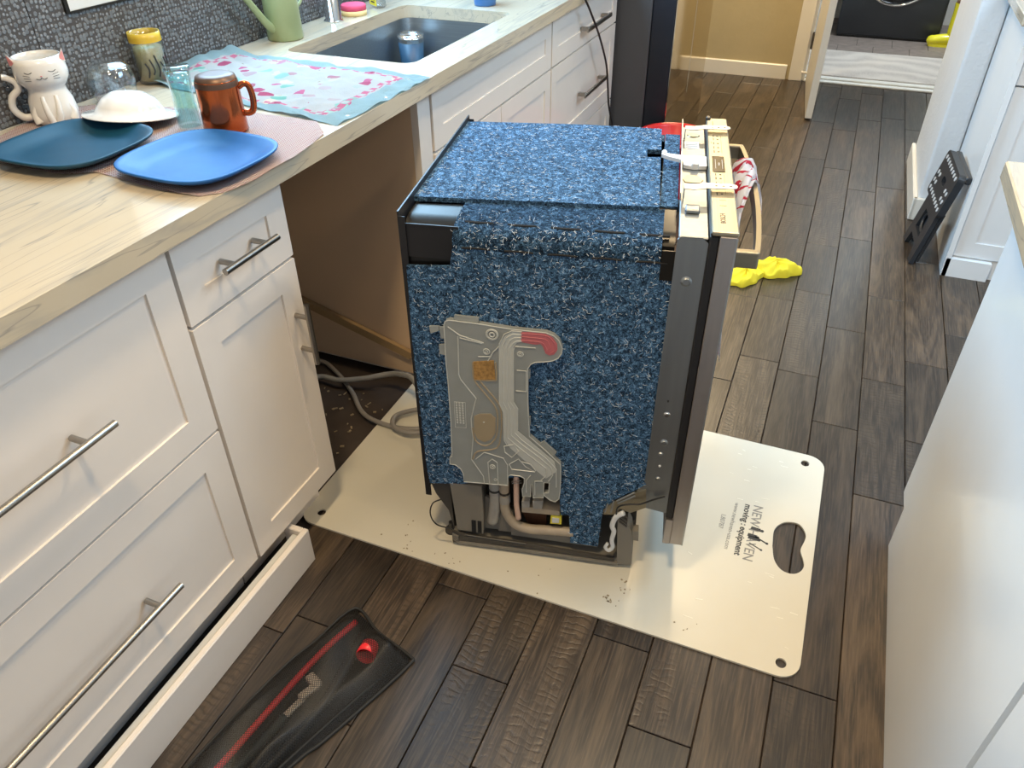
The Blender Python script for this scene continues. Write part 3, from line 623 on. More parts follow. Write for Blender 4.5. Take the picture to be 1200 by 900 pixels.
prism(b, [(.998, 1.402), (.998, 1.406), (1.028, 1.393), (1.027, 1.389)], .0056, .0059); prism(b, circ(1.028, 1.391, .0035, 10), .0056, .0059); prism(b, [(.988, 1.377), (.988, 1.380), (1.018, 1.367), (1.017, 1.364)], .0056, .0059); prism(b, circ(1.018, 1.3655, .003, 10), .0056, .0059)
obj('figure_emblem', b, 'ink', mo)
b = B(); rs = random.Random(5)
for (cx, cy, n, s) in ((.21, 1.05, 9, .035), (.33, 1.06, 8, .04), (.72, 1.09, 14, .02), (.745, 1.14, 8, .02), (.18, 1.10, 5, .05), (.9, 1.08, 4, .06), (.5, 1.06, 6, .1)):
    for k in range(n):
        x, y = rs.gauss(cx, s*.5), rs.gauss(cy, s*.5)
        if 1.045 < y < 1.75: obox(b, (x, y, .0062), rs.uniform(.001, .005), rs.uniform(.001, .004), .0008, Matrix.Rotation(rs.random()*3, 3, 'Z'))
o = obj('dirt_specks', b, 'crumb', mo); o['kind'] = 'stuff'
b = B()
for k in range(60):
    x, y = rs.uniform(-.35, -.02), rs.uniform(1.2, 1.64); obox(b, (x, y, -.008), rs.uniform(.002, .016), rs.uniform(.002, .007), .003, Matrix.Rotation(rs.random()*3, 3, 'Z'))
o = tag(obj('debris', b, 'crumb'), 'bits of debris scattered on the dark floor inside the appliance gap', 'debris'); o['kind'] = 'stuff'
tag(obj('supply_hose', tube(B(), [(-.50, 1.25, .01), (-.42, 1.45, .012), (-.365, 1.56, .014), (-.285, 1.565, .02), (-.205, 1.585, .035), (-.13, 1.60, .06), (-.07, 1.58, .09), (0, 1.54, .11), (.13, 1.42, .09), (.26, 1.35, .06)], .0085, 12), 'hose_grey', None, 'all'), 'thick beige-grey hose running from the appliance gap to the dishwasher', 'hose')
tag(obj('power_cable', tube(B(), [(-.56, 1.60, .005), (-.43, 1.655, .0), (-.35, 1.63, .0), (-.24, 1.555, .0), (-.155, 1.475, .004), (-.085, 1.441, .012), (.0, 1.438, .013), (.06, 1.46, .013), (.10, 1.49, .013), (.10, 1.54, .02), (.03, 1.535, .022), (-.03, 1.475, .026), (-.015, 1.425, .028), (.04, 1.415, .028), (.12, 1.45, .03), (.27, 1.50, .05)], .007, 10), 'cable', None, 'all'), 'grey power cable curling on the white sheet behind the dishwasher', 'cable')
# yellow cloth
b = B()
def clump(bm, cx, cy, rx, ry, h, rot, sd):
    n, m = 64, 20; rr = random.Random(sd); ph = [rr.random()*6 for _ in range(6)]; rings = []
    for j in range(m+1):
        v = j/m; ring = []
        for i in range(n):
            a = 2*pi*i/n; q = 1+.16*sin(2*a+ph[0])+.10*sin(3*a+ph[1])+.07*sin(7*a+ph[2])*v
            r = sin(v*pi/2)**.8*q; z = h*max(0, cos(v*pi/2))**.6*(1+.22*sin(3*a+ph[3]+5*v)+.24*sin(5*a+ph[4]-7*v)*v+.10*sin(11*a+9*v))
            x_ = rx*r*cos(a); y_ = ry*r*sin(a); ring.append(bm.verts.new((cx+x_*cos(rot)-y_*sin(rot), cy+x_*sin(rot)+y_*cos(rot), max(.001, z+.002))))
        rings.append(ring)
    for a_, b_ in zip(rings, rings[1:]):
        for k in range(n): bm.faces.new((a_[k], a_[(k+1) % n], b_[(k+1) % n], b_[k]))
    bmesh.ops.remove_doubles(bm, verts=bm.verts[:], dist=.0001)
clump(b, .872, 2.81, .082, .058, .045, radians(15), 4); clump(b, .775, 2.72, .085, .055, .035, radians(70), 9)
tag(obj('yellow_cloth', b, 'yellow', None, 'all'), 'crumpled bright yellow cleaning cloth on the floor behind the dishwasher door', 'cloth')
# red tub
tb = thing('red_tub', 'round red plastic tub on the floor in front of the refrigerator', 'tub', (.335, 3.325, 0))
obj('wall', lathe(B(), [(.11, 0), (.145, .29), (.158, .30), (.165, .296), (.163, .308), (.150, .312), (.140, .30), (.105, .01), (0, .008), (0, 0), (.11, 0)], 48), 'red', tb, 'all')
obj('base_ring', lathe(B(), [(.118, 0), (.126, .01), (.128, .06), (.12, .06), (.112, 0)], 40), 'black', tb, 'all')
# folding step stool leaning on cabinet
st = thing('folding_step_stool', 'folded black plastic step stool with white grip dots leaning against the cabinet end', 'step stool', (0, 0, 0))
SM = Matrix.Translation((1.346, 3.195, .003)) @ Matrix.Rotation(radians(4), 4, 'Z') @ Matrix.Rotation(radians(11.5), 4, 'Y')   # local: x thickness, y width, z length
def sobj(name, bm, m, par=st, **k): bm.transform(SM); return obj(name, bm, m, par, **k)
lg = [(-.125, .0), (-.075, .0), (-.06, .055), (.06, .055), (.075, .0), (.125, .0), (.120, .20), (-.120, .20)]
sobj('leg_panel', prism(B(), lg, -.006, .010, 'YZ', holes=[[(-.055, .085), (.055, .085), (.045, .165), (-.045, .165)]]), 'stool')
sobj('leg_panel', prism(B(), [(p[0]*.93, p[1]+.012) for p in lg], .014, .026, 'YZ'), 'stool')
b = B(); tube(b, [(.006, .045*cos(a), .125+.033*sin(a)) for a in [2*pi*k/20 for k in range(21)]], .006, 8, 0); sobj('carry_ring', b, 'stool')
b = B(); prism(b, rrect(-.150, .150, .205, .375, .02, 4), -.014, .012, 'YZ', holes=[rrect(-.03, .03, .285, .31, .01, 3)]); tp = sobj('step_top', b, 'stool')
sobj('top_lip', box(B(), .010, .034, -.148, .148, .350, .378, .008, 3), 'stool')
b = B()
for r in range(5):
    for c in range(8):
        y_ = -.119+c*.034; z_ = .228+r*.031
        if abs(y_) < .055 and 1 <= r <= 3: continue
        if r in (3,) : continue
        prism(b, circ(y_, z_, .0085, 8), -.0165, -.0138, 'YZ')
o = sobj('grip_dots', b, 'white_plastic', label='white round grip dots'); o['kind'] = 'stuff'
# mesh bag
mb = thing('mesh_bag', 'black mesh tool bag lying on the wood floor at the bottom', 'bag', (0, 0, 0))
L_ = [(.075, .22), (.104, .431), (.124, .569), (.148, .689), (.170, .752), (.204, .858)]; R_ = [(.20, .24), (.281, .503), (.311, .570), (.352, .679), (.385, .779), (.374, .797)]
def bz(h): return lambda u, v, x, y: .014*math.exp(-((x-.294)/.03)**2-((y-.785)/.032)**2)+.003+h*min(1, 6*u*(1-u)+.0)*min(1, 20*(1-v)+.02)*(1+.18*sin(9*u+14*v)+.12*sin(23*v+5*u))
obj('mesh_top', coons(B(), [(.075, .22), (.20, .24)], [(.204, .858), (.285, .822), (.374, .797)], L_, R_, 34, 60, bz(.042)), 'mesh', mb, 'all')
obj('mesh_bottom', coons(B(), [(.075, .22), (.20, .24)], [(.204, .858), (.285, .822), (.374, .797)], L_, R_, 20, 30, lambda u, v, x, y: .0015), 'mesh2', mb, 'all')
obj('hem', tube(tube(B(), [(*p, .004) for p in L_]+[(.285, .822, .006)]+[(*p, .005) for p in R_[::-1]], .0035, 8, 5), [(.235, .38, .02), (.29, .54, .024), (.33, .66, .022), (.368, .775, .012)], .0022, 6), 'bag_hem', mb, True)
tag(obj('red_tube', tube(B(), [(.135, .27, .018), (.168, .454, .020), (.193, .635, .022), (.210, .731, .022), (.230, .822, .0135)], .0068, 12), 'redfab', None, 'all'), 'long thin red tube inside the black mesh bag', 'tube')
b = lathe(B(), [(0, 0), (.0165, 0), (.019, .003), (.0205, .034), (.018, .034), (.0165, .004), (0, .003)], 28); b.transform(Matrix.Translation((.294, .780, .0222)) @ Matrix.Rotation(radians(12), 4, 'Z') @ Matrix.Rotation(radians(78), 4, 'X'))
tag(obj('plastic_cup', b, 'redfab', None, 'all'), 'short red open-ended plastic cup inside the wide end of the mesh bag', 'cup')
tl = thing('pry_tool', 'metal-headed tool with dark grip inside the mesh bag', 'tool', (0, 0, 0))
b = B(); obox(b, (.236, .640, .024), .016, .045, .012, Matrix.Rotation(radians(-22), 3, 'Z'), .002); obox(b, (.226, .600, .020), .013, .055, .008, Matrix.Rotation(radians(-14), 3, 'Z'), .002); obox(b, (.232, .662, .024), .034, .020, .018, Matrix.Rotation(radians(-22), 3, 'Z'), .003)
obj('head', b, 'toolmetal', tl); obj('grip', tube(B(), [(.221, .580, .018), (.210, .53, .016), (.190, .43, .015), (.165, .30, .015)], .010, 12), 'tooldark', tl, 'all')
tag(obj('black_hose', tube(B(), [(.262, .80, .014), (.270, .72, .014), (.272, .62, .014), (.250, .50, .014), (.215, .36, .014)], .010, 12), 'cord', None, 'all'), 'short black rubber hose inside the mesh bag', 'hose')
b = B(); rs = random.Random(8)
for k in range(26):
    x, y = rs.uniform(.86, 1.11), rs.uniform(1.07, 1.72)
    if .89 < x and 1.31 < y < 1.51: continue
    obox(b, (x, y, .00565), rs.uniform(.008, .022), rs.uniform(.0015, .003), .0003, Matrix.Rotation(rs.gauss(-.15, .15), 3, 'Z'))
o = obj('painted_glints', b, mat('glint_paint', (.80, .77, .66), .3), mo); o['kind'] = 'stuff'  # pale dashes painted on the sheet as glints of the ceiling lights
# ---------------- dishwasher (local frame: x=u depth towards door, y=v width away from camera, z up) ----------------
dw = thing('dishwasher', 'built-in dishwasher pulled out of the counter, wrapped in blue denim felt on the white sheet', 'dishwasher', (.27, 1.088, .0058), .204)
ZB = -.0058
def dob(name, bm, m, par=dw, smooth=False, **k):
    if not par is None and True: pass
    bm.transform(Matrix.Translation((0, 0, ZB))); return obj(name, bm, m, par, smooth, **k)
# tub
b = B(); prof = [(.03, .20), (.03, .795), (.036, .818), (.05, .829), (.07, .833), (.53, .833), (.55, .826), (.565, .80), (.565, .20)]
prism(b, prof, .006, .492, 'YZ'); dob('tub', b, 'darktub', smooth=True, label='dark sheet metal tub')
dob('shoulder_wrap', box(box(B(), .008, .11, .024, .030, .765, .8285), .008, .11, .022, .0245, .8285, .832), 'black')
# rear panel
b = B(); box(b, -.0015, .0015, .021, .578, .15, .8545); box(b, .0015, .012, .0205, .0225, .15, .845); box(b, .0015, .012, .5765, .5785, .15, .845)
dob('rear_panel', b, 'black')
# felts
TF = [(-0.0004, 0.1168), (0.2359, 0.1322), (0.4601, 0.1445), (0.4548, 0.3630), (0.4458, 0.3713), (0.4446, 0.4062), (0.4549, 0.4156), (0.4546, 0.4442), (0.4233, 0.4444), (0.4248, 0.4106), (0.4229, 0.4129), (0.4222, 0.4495), (0.4556, 0.4523), (0.4508, 0.5847), (0.2833, 0.5881), (-0.0046, 0.5666)]
TF = [(-0.0004, 0.1168), (0.2359, 0.1322), (0.4601, 0.1445), (0.4544, 0.4028), (0.4263, 0.3981), (0.4242, 0.4445), (0.4540, 0.4468), (0.4508, 0.5847), (0.2833, 0.5881), (-0.0046, 0.5666)]
ft = dob('felt_top', prism(B(), TF, .8335, .843, 'XY'), 'felt', label='blue denim felt sheet on top')
dob('felt_lower_layer', prism(prism(B(), [(.012, .11), (.46, .15), (.46, .575), (.012, .575)], .822, .8330, 'XY'), [(.4608, .165), (.4935, .165), (.4935, .57), (.4608, .57)], .826, .8365), 'felt')
FS = [(0.0930, 0.7560), (0.0094, 0.7502), (0.0088, 0.6903), (0.0061, 0.5833), (0.0086, 0.4221), (0.0099, 0.2442), (0.0143, 0.1975), (0.0909, 0.2065), (0.1568, 0.2373), (0.2811, 0.2581), (0.3116, 0.2115), (0.3163, 0.1491), (0.3356, 0.1513), (0.3409, 0.0618), (0.4054, 0.0615), (0.4096, 0.1838), (0.4352, 0.2201), (0.4990, 0.2759), (0.5016, 0.3747), (0.5022, 0.4833), (0.5014, 0.6928), (0.4963, 0.8133)]
zt = .796
ur = FS[-1][0]
sidep = FS+[(ur+.001, zt), (.100, zt)]
b = prism(B(), sidep, .0121, .0200, 'XZ')
# bent upper lip
pv = [(.012, zt-.001), (.0125, .806), (.016, .817), (.024, .826), (.036, .8315), (.060, .8345), (.10, .8355), (.150, .836)]
def lip(bm, u0, u1, pv, n=26, th=.004):
    rows = []
    for i in range(n+1):
        u = u0+(u1-u0)*i/n; rows.append([bm.verts.new((u, v+.0006*sin(i*1.7+k), z+.0008*sin(i*2.1+k*1.3))) for k, (v, z) in enumerate(pv)])
    for a, c in zip(rows, rows[1:]):
        for k in range(len(pv)-1): bm.faces.new((a[k], a[k+1], c[k+1], c[k]))
lp_ = B(); lip(lp_, .100, .470, pv); bmesh.ops.solidify(lp_, geom=lp_.faces[:], thickness=-.004); merge(b, lp_)
fs = dob('felt_side', b, 'felt', smooth=True, label='blue denim felt sheet with slits over the side')
b = B()
# slits, two rows
rs = random.Random(2)
for k in range(5):
    u0 = .118+k*.078
    s = obj('slit', tube(B(), [(u0, .0125-.001, .797+ZB), (u0+.026, .0126-.001, .798+ZB), (u0+.052, .0125-.001, .797+ZB)], [.0022, .0020], 6, 3, 1.), 'dark_void', fs)
    s = obj('slit', tube(B(), [(u0, .0455, .8325+ZB), (u0+.026, .0435, .8330+ZB), (u0+.052, .0455, .8325+ZB)], .0028, 6, 3, 1.), 'dark_void', fs)
obj('felt_edge_notch', prism(B(), [(.4712, .765+ZB), (.4935, .765+ZB), (.4935, .822+ZB), (.4712, .822+ZB)], .0105, .0128, 'XZ'), 'darktub', fs)
def inpoly(x, y, P):
    c = False
    for i in range(len(P)):
        x1, y1 = P[i]; x2, y2 = P[i-1]
        if (y1 > y) != (y2 > y) and x < (x2-x1)*(y-y1)/(y2-y1)+x1: c = not c
    return c
def fibres(n, pick, seed, r=.00035):
    rr = random.Random(seed); bm = B()
    for _ in range(n):
        p, e1, e2, nn = pick(rr)
        if p is None: continue
        a = rr.random()*6.28; k = rr.uniform(-260, 260); L = rr.uniform(.003, .009); pts = []; q = Vector(p); h = nn*.0004
        for s in range(6):
            pts.append(q+h+nn*(.0004*sin(s))); d = e1*cos(a)+e2*sin(a); q = q+d*(L/5); a += k*L/5
        tube(bm, pts, r*rr.uniform(.7, 1.2), 3, 0)
    return bm
EX, EY, EZ = Vector((1, 0, 0)), Vector((0, 1, 0)), Vector((0, 0, 1))
def pk_side(rr):
    u, z = rr.uniform(.01, .5), rr.uniform(.06, .8)
    return (Vector((u, .012, z+ZB)), EX, EZ, -EY) if inpoly(u, z, sidep) else (None,)*4
def pk_top(rr):
    u, v = rr.uniform(0, .46), rr.uniform(.13, .6)
    return (Vector((u, v, .843+ZB)), EX, EY, EZ) if inpoly(u, v, TF) else (None,)*4
def pk_lip(rr):
    u = rr.uniform(.10, .47); s = rr.random()*6.; k = int(s); f = s-k
    return (Vector((u, pv[k][0]*(1-f)+pv[k+1][0]*f-.0005, pv[k][1]*(1-f)+pv[k+1][1]*f+ZB+.0008)), EX, (EY+EZ).normalized(), (EZ-EY).normalized())
for nm, n, pk, sd, m, par in (('curly_fibres', 2300, pk_side, 1, 'fibre', fs), ('blue_fibres', 2600, pk_side, 2, 'fibre_blue', fs), ('curly_fibres', 300, pk_lip, 3, 'fibre', fs), ('curly_fibres', 800, pk_top, 4, 'fibre', ft)):
    o = obj(nm, fibres(n, pk, sd), m, par); o['kind'] = 'stuff'
# steel front frame
b = B(); prism(b, [(.492, .285), (.5455, .200), (.5455, .842), (.535, .852), (.50, .852), (.494, .845)], .008, .014, 'XZ'); box(b, .4955, .5455, .008, .575, .8475, .8525, .002)
sf = dob('front_frame', b, 'steel', label='galvanised steel front frame')
b = B(); prism(b, [(.440, .215), (.545, .195), (.545, .300), (.500, .300), (.470, .235)], .014, .018, 'XZ'); dob('lower_bracket', b, 'steel')
def disc(par, u, z, r, h=.003, m='tin', v=.008):
    bm = lathe(B(), [(0, h), (r*.6, h), (r*.75, h*.4), (r, 0)], 18); bm.transform(Matrix.Translation((u, v, z+ZB)) @ Matrix.Rotation(radians(90), 4, 'X')); return obj('fastener', bm, m, par, True)
for (u, z, r, m) in ((0.5178, 0.7680, .010, 'steel'), (0.5177, 0.4714, .0065, 'chrome'), (0.5164, 0.5052, .002, 'black'), (0.5198, 0.3986, .009, 'steel'), (0.5162, 0.3681, .005, 'tin'), (0.5180, 0.3353, .003, 'white_plastic'), (0.5182, 0.2990, .006, 'steel')):
    disc(sf, u, z, r, .003, m)
# raised upright lip between felt and frame
dob('frame_lip', box(B(), .4945, .4962, .16, .590, .8525, .866), 'tin')
b = B(); prism(b, [(.500, .10), (.512, .085), (.540, .085), (.540, .125), (.510, .13)], .8526, .8532); obj('fold_tab', box(B(), .505, .53, .10, .125, .8526+ZB, .861+ZB, .002), 'steel', sf)
obj('stamped_shield', prism(B(), [(.504, .245), (.532, .245), (.538, .262), (.528, .282), (.508, .282), (.500, .262)], .8526+ZB, .8540+ZB), 'panelsteel', sf)
obj('stamped_disc', lathe(B(), [(0, .002), (.012, .002), (.014, 0)], 20, (.52, .52, .8526+ZB)), 'panelsteel', sf, True)
nt = obj('paper_label', box(B(), .502, .532, .435, .478, .8526+ZB, .8531+ZB), 'white_plastic', sf)
b = B()
for k in range(4): box(b, .505, .529, .440+k*.009, .443+k*.009, .8531+ZB, .8533+ZB)
obj('print', b, 'greyink', nt)
# door
dr2 = B(); box(dr2, .5462, .562, .004, .594, .190, .858, .002); 
di = dob('door_inner', dr2, 'black', label='black inner door panel')
b = B(); box(b, .5622, .590, .0, .598, .115, .860, .0015); box(b, .5475, .5622, .0, .598, .1155, .1895); do = dob('door_outer', b, 'doorside', label='brushed steel outer door')
obj('door_edge_strip', box(B(), .5885, .5915, -.001, .0, .116+ZB, .858+ZB), 'tin', do)
cp = dob('control_panel', box(B(), .5475, .592, -.0005, .5985, .8602, .8685, .0025, 2), 'panelsteel', label='pale steel top control panel')
zc = .8686+ZB
obj('display', box(B(), .5545, .5775, .268, .352, zc-.0002, zc+.0006, .001), 'black_gloss', cp)
b = B(); Tt = lambda u, v: Matrix.Translation((u, v, zc)) @ Matrix.Rotation(radians(90), 4, 'Z')
for v0 in (.375, .40, .425, .45, .47): box(b, .5585, .5605, v0, v0+.012, zc-.0001, zc+.0002); box(b, .566, .570, v0+.003, v0+.008, zc-.0001, zc+.0002)
for v0 in (.155, .18, .205, .23, .25): box(b, .5585, .5605, v0, v0+.012, zc-.0001, zc+.0002); box(b, .566, .570, v0+.003, v0+.008, zc-.0001, zc+.0002)
box(b, .5745, .5750, .375, .475, zc-.0001, zc+.0002); box(b, .5745, .5750, .16, .255, zc-.0001, zc+.0002); box(b, .5595, .5610, .535, .575, zc-.0001, zc+.0002)
box(b, .5545, .5555, .43, .44, zc-.0001, zc+.0002)
for r0 in (.108, .132): box(b, .5625, .5745, r0, r0+.0006, zc-.0001, zc+.0002)
text_into(b, 'BOSCH', .0125, Matrix.Translation((.567, .055, zc)) @ Matrix.Rotation(radians(90), 4, 'Z'), .0001, 1.0, .0002)
obj('panel_print', b, 'ink', cp)
b = B(); text_into(b, 'BOSCH', .004, Matrix.Translation((.567, .31, zc+.0006)) @ Matrix.Rotation(radians(90), 4, 'Z'), .0001); box(b, .560, .5604, .285, .335, zc+.0005, zc+.0008); box(b, .573, .5734, .285, .335, zc+.0005, zc+.0008)
obj('display_print', b, 'white_plastic', cp)
# vent tabs at ends of door
dob('corner_cap', box(B(), .5462, .556, .585, .598, .8585, .874, .002), 'black'); dob('corner_cap', box(B(), .5462, .556, .0, .013, .8585, .866, .002), 'black')
# handle
hd = thing('handle', 'x', 'x'); del hd['label']; del hd['category']; hd.parent = dw
b = B(); n = 18; row = []
for i in range(n+1):
    v = .028+.542*i/n; s = sin(pi*i/n)**.8; u0 = .6245+.016*s
    row.append([b.verts.new((u0, v, .792+ZB)), b.verts.new((u0+.009, v, .792+ZB)), b.verts.new((u0+.009, v, .822+ZB)), b.verts.new((u0, v, .822+ZB))])
for a, c in zip(row, row[1:]):
    for k in range(4): b.faces.new((a[k], a[(k+1) % 4], c[(k+1) % 4], c[k]))
b.faces.new(row[0][::-1]); b.faces.new(row[-1]); obj('handle_bar', b, 'handlesteel', hd)
for v in (.026, .556): obj('handle_mount', box(B(), .5922, .634, v, v+.016, .792+ZB, .8225+ZB, .003, 2), 'handlesteel', hd)
# mounting brackets and latch
def bracket(v, nm='mounting_bracket'):
    b = B(); o_ = [(.500, v-.012), (.520, v-.014), (.540, v-.004), (.586, v-.001), (.5935, v+.004), (.5955, v+.011), (.5935, v+.018), (.586, v+.023), (.540, v+.021), (.520, v+.012), (.500, v+.012)]
    prism(b, o_, .8765, .8780, holes=[circ(.583, v+.0105, .0028, 10), circ(.570, v+.0095, .0028, 10), circ(.557, v+.0085, .0028, 10)]); box(b, .500, .502, v-.004, v+.010, .8532, .8766)
    return dob(nm, b, 'tin')
bracket(.165); bracket(.495)
b = B(); prism(b, [(.455, .385), (.470, .378), (.500, .372), (.545, .372), (.545, .318), (.520, .312), (.500, .318), (.497, .345), (.470, .360), (.455, .372)], .8535, .8605); box(b, .515, .530, .312, .33, .8525, .8665, .002); box(b, .455, .466, .376, .390, .8535, .8645, .003)
dob('latch', b, 'white_plastic', smooth=True, label='white plastic door latch')
# ---- water distributor on the side ----
WO = [(0.0782, 0.6383), (0.0813, 0.6463), (0.0882, 0.6494), (0.1448, 0.6474), (0.2106, 0.6422), (0.2514, 0.6419), (0.2757, 0.6417), (0.2904, 0.6367), (0.3011, 0.6265), (0.3073, 0.6098), (0.3061, 0.5979), (0.2998, 0.5863), (0.2885, 0.5790), (0.2736, 0.5750), (0.2562, 0.5721), (0.2470, 0.5660), (0.2412, 0.5541), (0.2416, 0.4741), (0.2445, 0.4077), (0.2456, 0.3825), (0.2812, 0.3479), (0.3130, 0.3143), (0.3144, 0.2849), (0.3143, 0.2366), (0.3122, 0.2128), (0.3043, 0.2022), (0.2934, 0.2055), (0.2799, 0.2176), (0.2797, 0.2254), (0.2892, 0.2271), (0.2904, 0.2574), (0.2783, 0.2561), (0.2775, 0.2101), (0.2552, 0.2062), (0.2535, 0.2468), (0.2499, 0.2462), (0.2490, 0.2088), (0.2316, 0.2057), (0.2302, 0.2273), (0.2353, 0.2481), (0.2353, 0.2616), (0.2265, 0.2670), (0.2051, 0.2668), (0.1986, 0.2619), (0.1983, 0.2348), (0.1495, 0.2317), (0.0988, 0.2289), (0.0985, 0.2525), (0.0928, 0.2669), (0.0814, 0.2769), (0.0692, 0.2775), (0.0704, 0.2978), (0.0753, 0.2998), (0.0782, 0.3906), (0.0783, 0.4958), (0.0770, 0.5484)]
wd = thing('water_distributor', 'x', 'x'); wd.parent = dw; del wd['category']; wd['label'] = 'translucent plastic water channel box on the side'
def w_(name, bm, m, **k): bm.transform(Matrix.Translation((0, 0, ZB))); return obj(name, bm, m, wd, **k)
w_('housing', prism(B(), WO, -.002, .010, 'XZ'), 'frost')
def rib(pts, r=.0013, v=-.0028, m='frost_rib', nm='rib', sm=0, flat=1.): return w_(nm, tube(B(), [(p[0], v, p[1]) for p in pts], r, 6, sm, flat), m)
rib(WO+[WO[0]], .0012, -.0018)
for pts in ([(0.0857, 0.6353), (0.1084, 0.6184), (0.1551, 0.6060)], [(0.1049, 0.6160), (0.1019, 0.5244), (0.1056, 0.5122), (0.1354, 0.4686), (0.1228, 0.4131), (0.1228, 0.3900), (0.1249, 0.3621), (0.1187, 0.3005), (0.1438, 0.2540), (0.1456, 0.2311)], [(0.1081, 0.6125), (0.1517, 0.6046)],
            [(0.1606, 0.5606), (0.1731, 0.5863), (0.1852, 0.6016)], [(0.1438, 0.5728), (0.1695, 0.5758)]): rib(pts)
for pts in ([(0.1321, 0.5572), (0.1331, 0.5157), (0.1566, 0.4801), (0.1777, 0.4434), (0.1770, 0.3817), (0.1640, 0.3521), (0.1465, 0.3439), (0.1295, 0.3564), (0.1247, 0.3903)], [(0.1439, 0.5149), (0.1741, 0.4738), (0.1860, 0.4490), (0.1871, 0.4063), (0.1854, 0.3836), (0.1762, 0.3412), (0.1334, 0.3249), (0.1225, 0.3011)], [(0.1331, 0.5157), (0.1716, 0.5184), (0.1786, 0.5256), (0.1777, 0.5627)]):
    rib(pts, .0017, -.0028, 'frost_warm', sm=3)
for pts in ([(0.2302, 0.6396), (0.2106, 0.6393), (0.1957, 0.6300), (0.1862, 0.6076), (0.1835, 0.4619), (0.1912, 0.4408), (0.1919, 0.3651), (0.1973, 0.3540)], [(0.2302, 0.6329), (0.2122, 0.6318), (0.2005, 0.6228), (0.1928, 0.6044), (0.1907, 0.4673), (0.1984, 0.4485), (0.1993, 0.3733), (0.2156, 0.3568), (0.2560, 0.3222), (0.2821, 0.2995), (0.2844, 0.2799), (0.2716, 0.2626)],
            [(0.2302, 0.6262), (0.2154, 0.6245), (0.2071, 0.6178), (0.2003, 0.6013), (0.1986, 0.4683), (0.2055, 0.4517), (0.2067, 0.3814), (0.2229, 0.3650), (0.2670, 0.3288), (0.2931, 0.3037), (0.2973, 0.2820), (0.2884, 0.2629)], [(0.2302, 0.6184), (0.2203, 0.6173), (0.2137, 0.6127), (0.2069, 0.6001), (0.2057, 0.4693), (0.2144, 0.4529), (0.2140, 0.3894), (0.2302, 0.3709), (0.2816, 0.3287), (0.3042, 0.3006), (0.3056, 0.2480)],
            [(0.2567, 0.6059), (0.2170, 0.6052), (0.2136, 0.5950), (0.2127, 0.4702), (0.2214, 0.4539), (0.2212, 0.3974)], [(0.1917, 0.3484), (0.2119, 0.3563), (0.2229, 0.3388), (0.2080, 0.3195), (0.1933, 0.3318), (0.1917, 0.3484)], [(0.2022, 0.2989), (0.2228, 0.3170), (0.2377, 0.2972), (0.2582, 0.2856), (0.2077, 0.2848), (0.2022, 0.2989)], [(0.2284, 0.3105), (0.2488, 0.3064), (0.2601, 0.2884)],
            [(0.1288, 0.3021), (0.1484, 0.3248), (0.1893, 0.3141), (0.1984, 0.2958), (0.1978, 0.2399)], [(0.1551, 0.2963), (0.1648, 0.3078), (0.1759, 0.2996), (0.1766, 0.2363)], [(0.1551, 0.2963), (0.1573, 0.2331)], [(0.2398, 0.2211), (0.2397, 0.2573), (0.2490, 0.2740)], [(0.2589, 0.2166), (0.2585, 0.2579), (0.2754, 0.2607)], [(0.2200, 0.5494), (0.2387, 0.5497), (0.2389, 0.4996), (0.2181, 0.4990)]): rib(pts, .0012)
# channel fills
w_('channel_bundle', prism(B(), [(0.1870, 0.6077), (0.1973, 0.6283), (0.2122, 0.6376), (0.2286, 0.6394), (0.2286, 0.6163), (0.2203, 0.6134), (0.2136, 0.6029), (0.2127, 0.4702), (0.2214, 0.4539), (0.2212, 0.3951), (0.2556, 0.3629), (0.3000, 0.3219), (0.3044, 0.2932), (0.2827, 0.2696), (0.2488, 0.3015), (0.2045, 0.3456), (0.1902, 0.3719), (0.1912, 0.4408), (0.1844, 0.4620)], -.0026, -.0016, 'XZ'), 'frost_rib')
w_('red_channel', prism(B(), [(0.2286, 0.6394), (0.2465, 0.6404), (0.2757, 0.6398), (0.2888, 0.6337), (0.2973, 0.6203), (0.2985, 0.6068), (0.2922, 0.5953), (0.2832, 0.5923), (0.2757, 0.5963), (0.2714, 0.6095), (0.2664, 0.6167), (0.2566, 0.6137), (0.2286, 0.6163)], -.0032, -.0020, 'XZ'), 'frost_red', label='pinkish red tinted channel')
for pts in ([(0.2286, 0.6365), (0.2726, 0.6366), (0.2857, 0.6305), (0.2933, 0.6179), (0.2928, 0.6042), (0.2848, 0.5974)], [(0.2286, 0.6289), (0.2695, 0.6286), (0.2793, 0.6240), (0.2844, 0.6130), (0.2838, 0.6032)], [(0.2286, 0.6202), (0.2663, 0.6206), (0.2763, 0.6101), (0.2781, 0.6025)]): rib(pts, .0009, -.0033, 'frost_red', 'red_rib', 3)
w_('amber_block', prism(B(), [(0.1331, 0.5593), (0.1744, 0.5673), (0.1768, 0.5223), (0.1340, 0.5158)], -.0040, -.0020, 'XZ'), 'amber', label='square patch of amber residue')
w_('float_chamber', prism(B(), [(0.1295, 0.4209), (0.1407, 0.4293), (0.1642, 0.4325), (0.1748, 0.4227), (0.1739, 0.3835), (0.1643, 0.3633), (0.1493, 0.3539), (0.1347, 0.3612), (0.1279, 0.3791)], -.0036, -.0020, 'XZ'), 'frost_warm')
